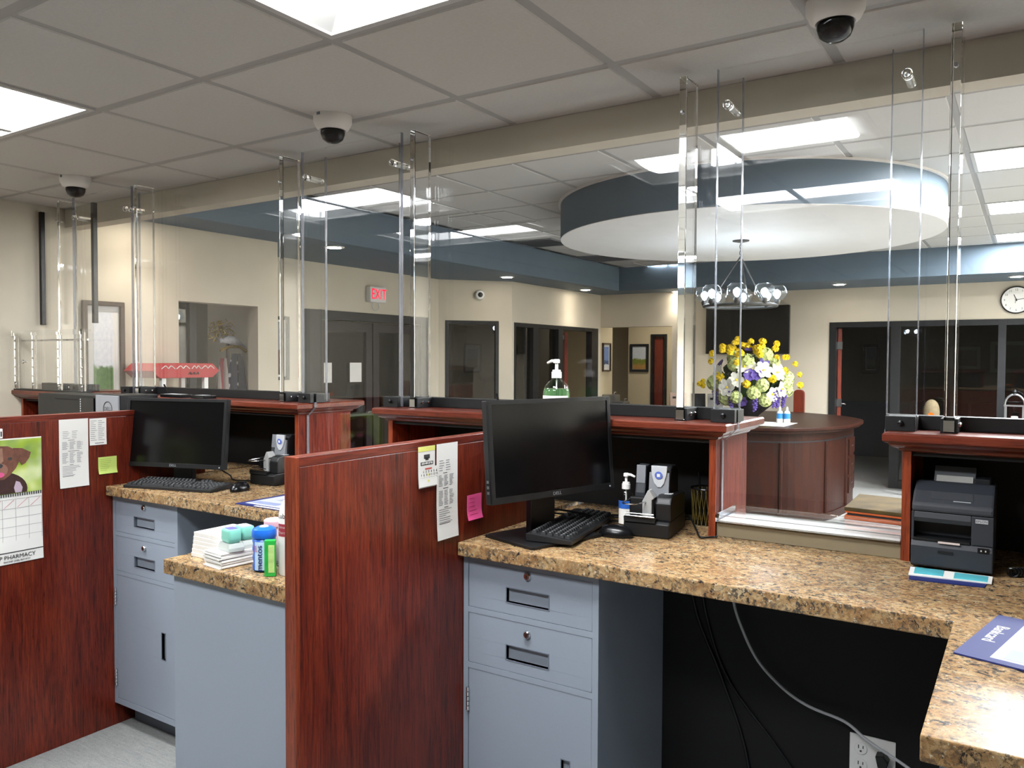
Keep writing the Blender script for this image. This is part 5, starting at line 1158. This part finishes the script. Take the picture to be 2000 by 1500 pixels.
def cluster_bm(r, n, fr):
    bm = BM()
    for k in range(n):
        z = 1-1.5*(k+.5)/n; a = k*2.39996; s = math.sqrt(max(0, 1-z*z)); d = Vector((s*math.cos(a), s*math.sin(a), z)); q = petal_bm(4, fr, fr*.45, .004)
        q.transform(Matrix.Translation(d*r) @ d.to_track_quat('Z', 'Y').to_matrix().to_4x4()); me = bpy.data.meshes.new('q'); q.to_mesh(me); q.free(); bm.from_mesh(me); bpy.data.meshes.remove(me)
    lathe(bm, [(0, -r*.8), (r*.6, -r*.5), (r*.9, 0), (r*.6, r*.6), (0, r*.9)], n=10); return bm
def spike_bm(L, n=26, r=.022):
    bm = BM()
    for k in range(n):
        a = k*2.4; z = -L*k/n; rr = r*(1-.6*k/n); c = Vector((rr*math.cos(a), rr*math.sin(a), z)); lathe(bm, [(0, -.011), (.011, -.004), (.011, .004), (0, .011)], c, 6)
    return bm
def leaf_bm():
    bm = BM(); pts = [(0, 0, 0), (.03, .04, .01), (.035, .09, .02), (0, .17, .0), (-.035, .09, .02), (-.03, .04, .01)]; bm.faces.new([bm.verts.new(p) for p in pts]); bmesh.ops.solidify(bm, geom=bm.faces[:], thickness=.002); return bm
kinds = {}
def plant(kind, make, mat, pos, dirv, s=1):
    key = kind
    p = Vector(pos)
    if key not in kinds:
        bm = make(); finish(bm); me = bpy.data.meshes.new(kind); bm.to_mesh(me); bm.free(); me.materials.append(mat); kinds[key] = me
    o = bpy.data.objects.new(kind, kinds[key]); link(o, t); o.location = p; o.rotation_mode = 'QUATERNION'; o.rotation_quaternion = Vector(dirv).to_track_quat('Z', 'Y'); o.scale = (s, s, s)
    MW[o] = MW[t] @ Matrix.Translation(p); return o
core = F('foliage_core', lathe(BM(), [(.02, .10), (.20, .22), (.25, .36), (.19, .52), (.08, .62), (0, .64)], n=14), m_leaf); core['kind'] = 'stuff'
def sphpt(az, el, r): return Vector((r*math.cos(R(el))*math.sin(R(az)), -r*math.cos(R(el))*math.cos(R(az)), .34+r*.95*math.sin(R(el))))
Fc = 17    # side that faces the teller line
for az, el, r, kd in ((-58, 20, .37, 'w'), (-20, 10, .36, 'w'), (22, 26, .36, 'w'), (48, 22, .36, 'w'), (-34, -2, .37, 'w'), (2, 30, .34, 'w'), (60, 34, .34, 'w'),
                      (-8, 45, .35, 'h'), (40, 55, .38, 'h'), (-48, 55, .36, 'h'), (18, 2, .37, 'h'), (-22, -18, .36, 'h'), (64, 4, .38, 'h'), (-72, 4, .36, 'h'), (82, 12, .36, 'h'), (-45, -22, .34, 'h'),
                      (-70, 34, .36, 'p'), (0, 18, .36, 'p'), (10, 18, .36, 'p'), (30, 42, .36, 'p'), (0, 70, .38, 'p'),
                      (35, 12, .37, 'Y'), (75, 24, .37, 'Y'),
                      (70, -6, .36, 'h'), (36, -12, .36, 'w'), (6, -10, .36, 'h'), (-10, 32, .36, 'w'), (-62, -8, .35, 'w'), (28, -24, .34, 'h'), (54, 40, .36, 'h'), (-30, 38, .36, 'h'), (-5, 4, .37, 'Y'), (-52, 14, .37, 'Y'), (20, 62, .40, 'Y'), (52, -4, .37, 'w'), (-14, -26, .33, 'p')):
    d = sphpt(az+Fc, el, 1)-Vector((0, 0, .34)); pp = sphpt(az+Fc, el, r)
    if kd == 'w': plant('white_lily', lambda: petal_bm(6, .085, .032, .025), m_whit, pp, d, random.uniform(.9, 1.15)); plant('stamen', lambda: lathe(BM(), [(0, -.01), (.012, 0), (.008, .012), (0, .018)], n=8), m_yell, pp+d*.012, d)
    elif kd == 'h': plant('hydrangea_head', lambda: cluster_bm(.062, 34, .022), m_lime, pp, d, random.uniform(.9, 1.2))
    elif kd == 'p': plant('purple_bloom', lambda: petal_bm(8, .06, .022, .02), m_purp, pp, d, random.uniform(.9, 1.2))
    else: plant('yellow_bloom', lambda: cluster_bm(.022, 10, .022), m_yell, pp, d, 1.3)
for k in range(46):
    az = random.uniform(-75, 70); el = random.uniform(30, 84); r = random.uniform(.40, .53)
    if k > 38: az, el, r = random.choice((82, -80))+random.uniform(-6, 6), random.uniform(-5, 35), random.uniform(.44, .50)
    d = sphpt(az+Fc, el, 1)-Vector((0, 0, .34)); plant('yellow_bloom', lambda: cluster_bm(.022, 10, .022), m_yell, sphpt(az+Fc, el, r*(1 if el < 60 else .96)), d, random.uniform(.8, 1.15))
for az, el, r in ((50, -4, .36), (62, -6, .38), (42, -5, .36), (-30, -6, .37), (-60, -6, .37), (8, -7, .37), (-75, -4, .36)):
    plant('purple_spike', lambda: spike_bm(.17), m_purp, sphpt(az+Fc, el, r), (0.15*math.sin(R(az+Fc)), -.15*math.cos(R(az+Fc)), 1), random.uniform(.9, 1.2))
for k in range(46):
    az = random.uniform(-100, 100); el = random.uniform(-20, 75); d = sphpt(az+Fc, el, 1)-Vector((0, 0, .34)); o = plant('leaf', leaf_bm, m_leaf, sphpt(az+Fc, el, .25), (d.cross(Vector((0, 0, 1)))+Vector((random.uniform(-.5, .5), random.uniform(-.5, .5), .6))), random.uniform(.9, 1.4))
t.scale = (1.08, 1.08, 1.1)
# chandelier
t = thing('chandelier', 'ring chandelier with clear globe shades hanging under the round drum', 'chandelier', (-1.955, 6.36, 2.57))
m_iron = plain('chandelier_iron', '#4a4846', .5, .6)
obj('canopy', lathe(BM(), [(.065, -.004), (.065, -.02), (.03, -.028)], n=24), m_iron, t, world=False, smooth=True)
for k in range(4):
    z = -.035-.026*k; ax = (1, 0) if k % 2 else (0, 1); obj('chain_link', tube(BM(), [(ax[0]*.009*math.cos(R(a)), ax[1]*.009*math.cos(R(a)), z+.018*math.sin(R(a))) for a in range(0, 361, 30)], .0028, 6), m_iron, t, world=False)
for k in range(3):
    a = R(120*k+60); obj('hanger_rod', tube(BM(), [(0, 0, -.14), (.27*math.cos(a), .27*math.sin(a), -.53)], .006, 6), m_iron, t, world=False)
obj('ring', tube(BM(), [(.28*math.cos(R(a)), .28*math.sin(R(a)), -.535) for a in range(0, 361, 10)], .013, 8), m_iron, t, world=False, smooth=True)
m_globe = acrylic('globe_glass', (.90, .94, .97, 1), 1.5)
for k in range(8):
    a = R(45*k+12); c = (.28*math.cos(a), .28*math.sin(a), -.44)
    sk = obj('lamp_holder', lathe(BM(), [(.010, -.10), (.022, -.08), (.026, -.06), (.018, -.045)], c, 14), m_iron, t, world=False, smooth=True)
    obj('globe_shade', lathe(BM(), [(.025, -.055), (.056, -.042), (.074, -.016), (.077, .008), (.067, .042), (.045, .062)], c, 24), m_globe, t, world=False, smooth=True)
    obj('bulb', lathe(BM(), [(0, -.045), (.014, -.035), (.028, -.008), (.026, .010), (0, .028)], c, 14), m_bulb, t, world=False, smooth=True)
# conference room
picture('conference_picture', 'Y', 14.46, -1.10, -.62, 1.45, 1.86, 'framed grey landscape on the conference wall beside the doorway side', landscape('grey_print', '#8f959a', '#555f55', '#3f4740', .5), .03, m_frame, -1, .05)
picture('conference_picture', 'Y', 14.46, -.55, .05, 1.40, 1.94, 'larger framed tree landscape on the conference wall under the clock', landscape('tree_print', '#8f959a', '#555f55', '#3f4740', .45), .03, m_frame, -1, .06)
picture('conference_picture', 'Y', 14.46, -2.36, -2.10, 1.40, 1.88, 'small dark picture seen through the conference doorway', landscape('dusk_print', '#4a5266', '#2c303c', '#20242c', .5), .05, m_frame, -1, .005)
t = thing('conference_table', 'dark conference table behind the far window', 'table', (-.5, 12.4, 0))
obj('table_top', box(BM(), -1.5, 1.4, 11.9, 12.9, .78, .82), m_desk, t, bev=.008)
for x in (-1.3, 1.2): obj('leg', box(BM(), x-.1, x+.1, 12.2, 12.6, 0, .78), m_desk, t)
def office_chair(x, y, yaw, lb):
    t = thing('office_chair', lb, 'chair', (x, y, 0), yaw, group='chairs at the conference table')
    O = lambda nm, bm, mat, sm=False: obj(nm, bm, mat, t, world=False, smooth=sm)
    m_navyf = plain('chair_navy', '#2a3548', .8)
    O('seat', box(BM(), -.24, .24, -.24, .24, .44, .52), m_navyf); O('backrest', prism(BM(), rrect(-.22, .22, .55, .97, .06), .22, .27, 'Y'), m_navyf)
    for s in (-1, 1):
        O('arm', tube(BM(), [(s*.27, .2, .46), (s*.27, .2, 1.0), (s*.27, -.2, 1.0), (s*.27, -.2, .02)], .012, 8), m_chrome, True); O('leg', tube(BM(), [(s*.27, .2, .46), (s*.27, .2, .02)], .012, 8), m_chrome, True)
    O('rear_rail', tube(BM(), [(-.27, .2, 1.0), (.27, .2, 1.0)], .012, 8), m_chrome, True)
office_chair(-1.2, 13.25, R(0), 'chrome armed navy chair at the conference table near the doorway')
office_chair(-.45, 13.25, R(0), 'chrome armed navy chair at the middle of the conference table')
t = thing('console_table', 'dark console table under the conference window', 'table', (-.5, 10.62, 0))
obj('table_top', box(BM(), -1.25, .45, 10.44, 10.80, .82, .86), m_desk, t, bev=.006)
for x in (-1.2, .4):
    for y in (10.47, 10.77): obj('leg', box(BM(), x-.025, x+.025, y-.025, y+.025, 0, .82), m_desk, t)
t = thing('rock_lamp', 'small domed stone lamp glowing orange on the console under the far window', 'lamp', (-.965, 10.60, .8605))
obj('shell', loft(BM(), [[(.085*a*math.cos(R(th)), .06*a*math.sin(R(th)), h) for th in range(0, 360, 18)] for a, h in ((.95, 0), (1, .06), (1.02, .14), (.95, .20), (.75, .25), (.4, .28), (.05, .29))]), plain('tan_stone', '#6d6149', .8, var=.2, vscale=30), t, world=False, smooth=True)
obj('glow', lathe(BM(), [(0, -.05), (.035, -.02), (.04, 0), (.03, .03), (0, .05)], (.0, -.058, .09), 16), emitter('rock_glow', '#ff6a1a', .9), t, world=False, smooth=True)
t = thing('lantern', 'arched metal lantern with a white candle on the console under the far window', 'lantern', (-.135, 10.60, .8605))
for s in (-1, 1): obj('post', box(BM(), s*.085-.012, s*.085+.012, -.05, .05, .01, .235), m_alu, t, world=False)
obj('base', box(BM(), -.11, .11, -.07, .07, 0, .012), m_alu, t, world=False); obj('shelf', box(BM(), -.105, .105, -.06, .06, .235, .25), m_alu, t, world=False)
obj('arch', tube(BM(), [(.095*math.cos(R(a)), 0, .25+.12*math.sin(R(a))) for a in range(0, 181, 15)], .012, 8), m_alu, t, world=False, smooth=True); obj('finial', lathe(BM(), [(.02, .37), (.012, .385), (.02, .40), (.008, .425), (0, .43)], n=14), m_frame, t, world=False, smooth=True)
obj('candle', lathe(BM(), [(.035, .013), (.035, .12), (.03, .125), (0, .12)], n=18), m_paper, t, world=False, smooth=True)
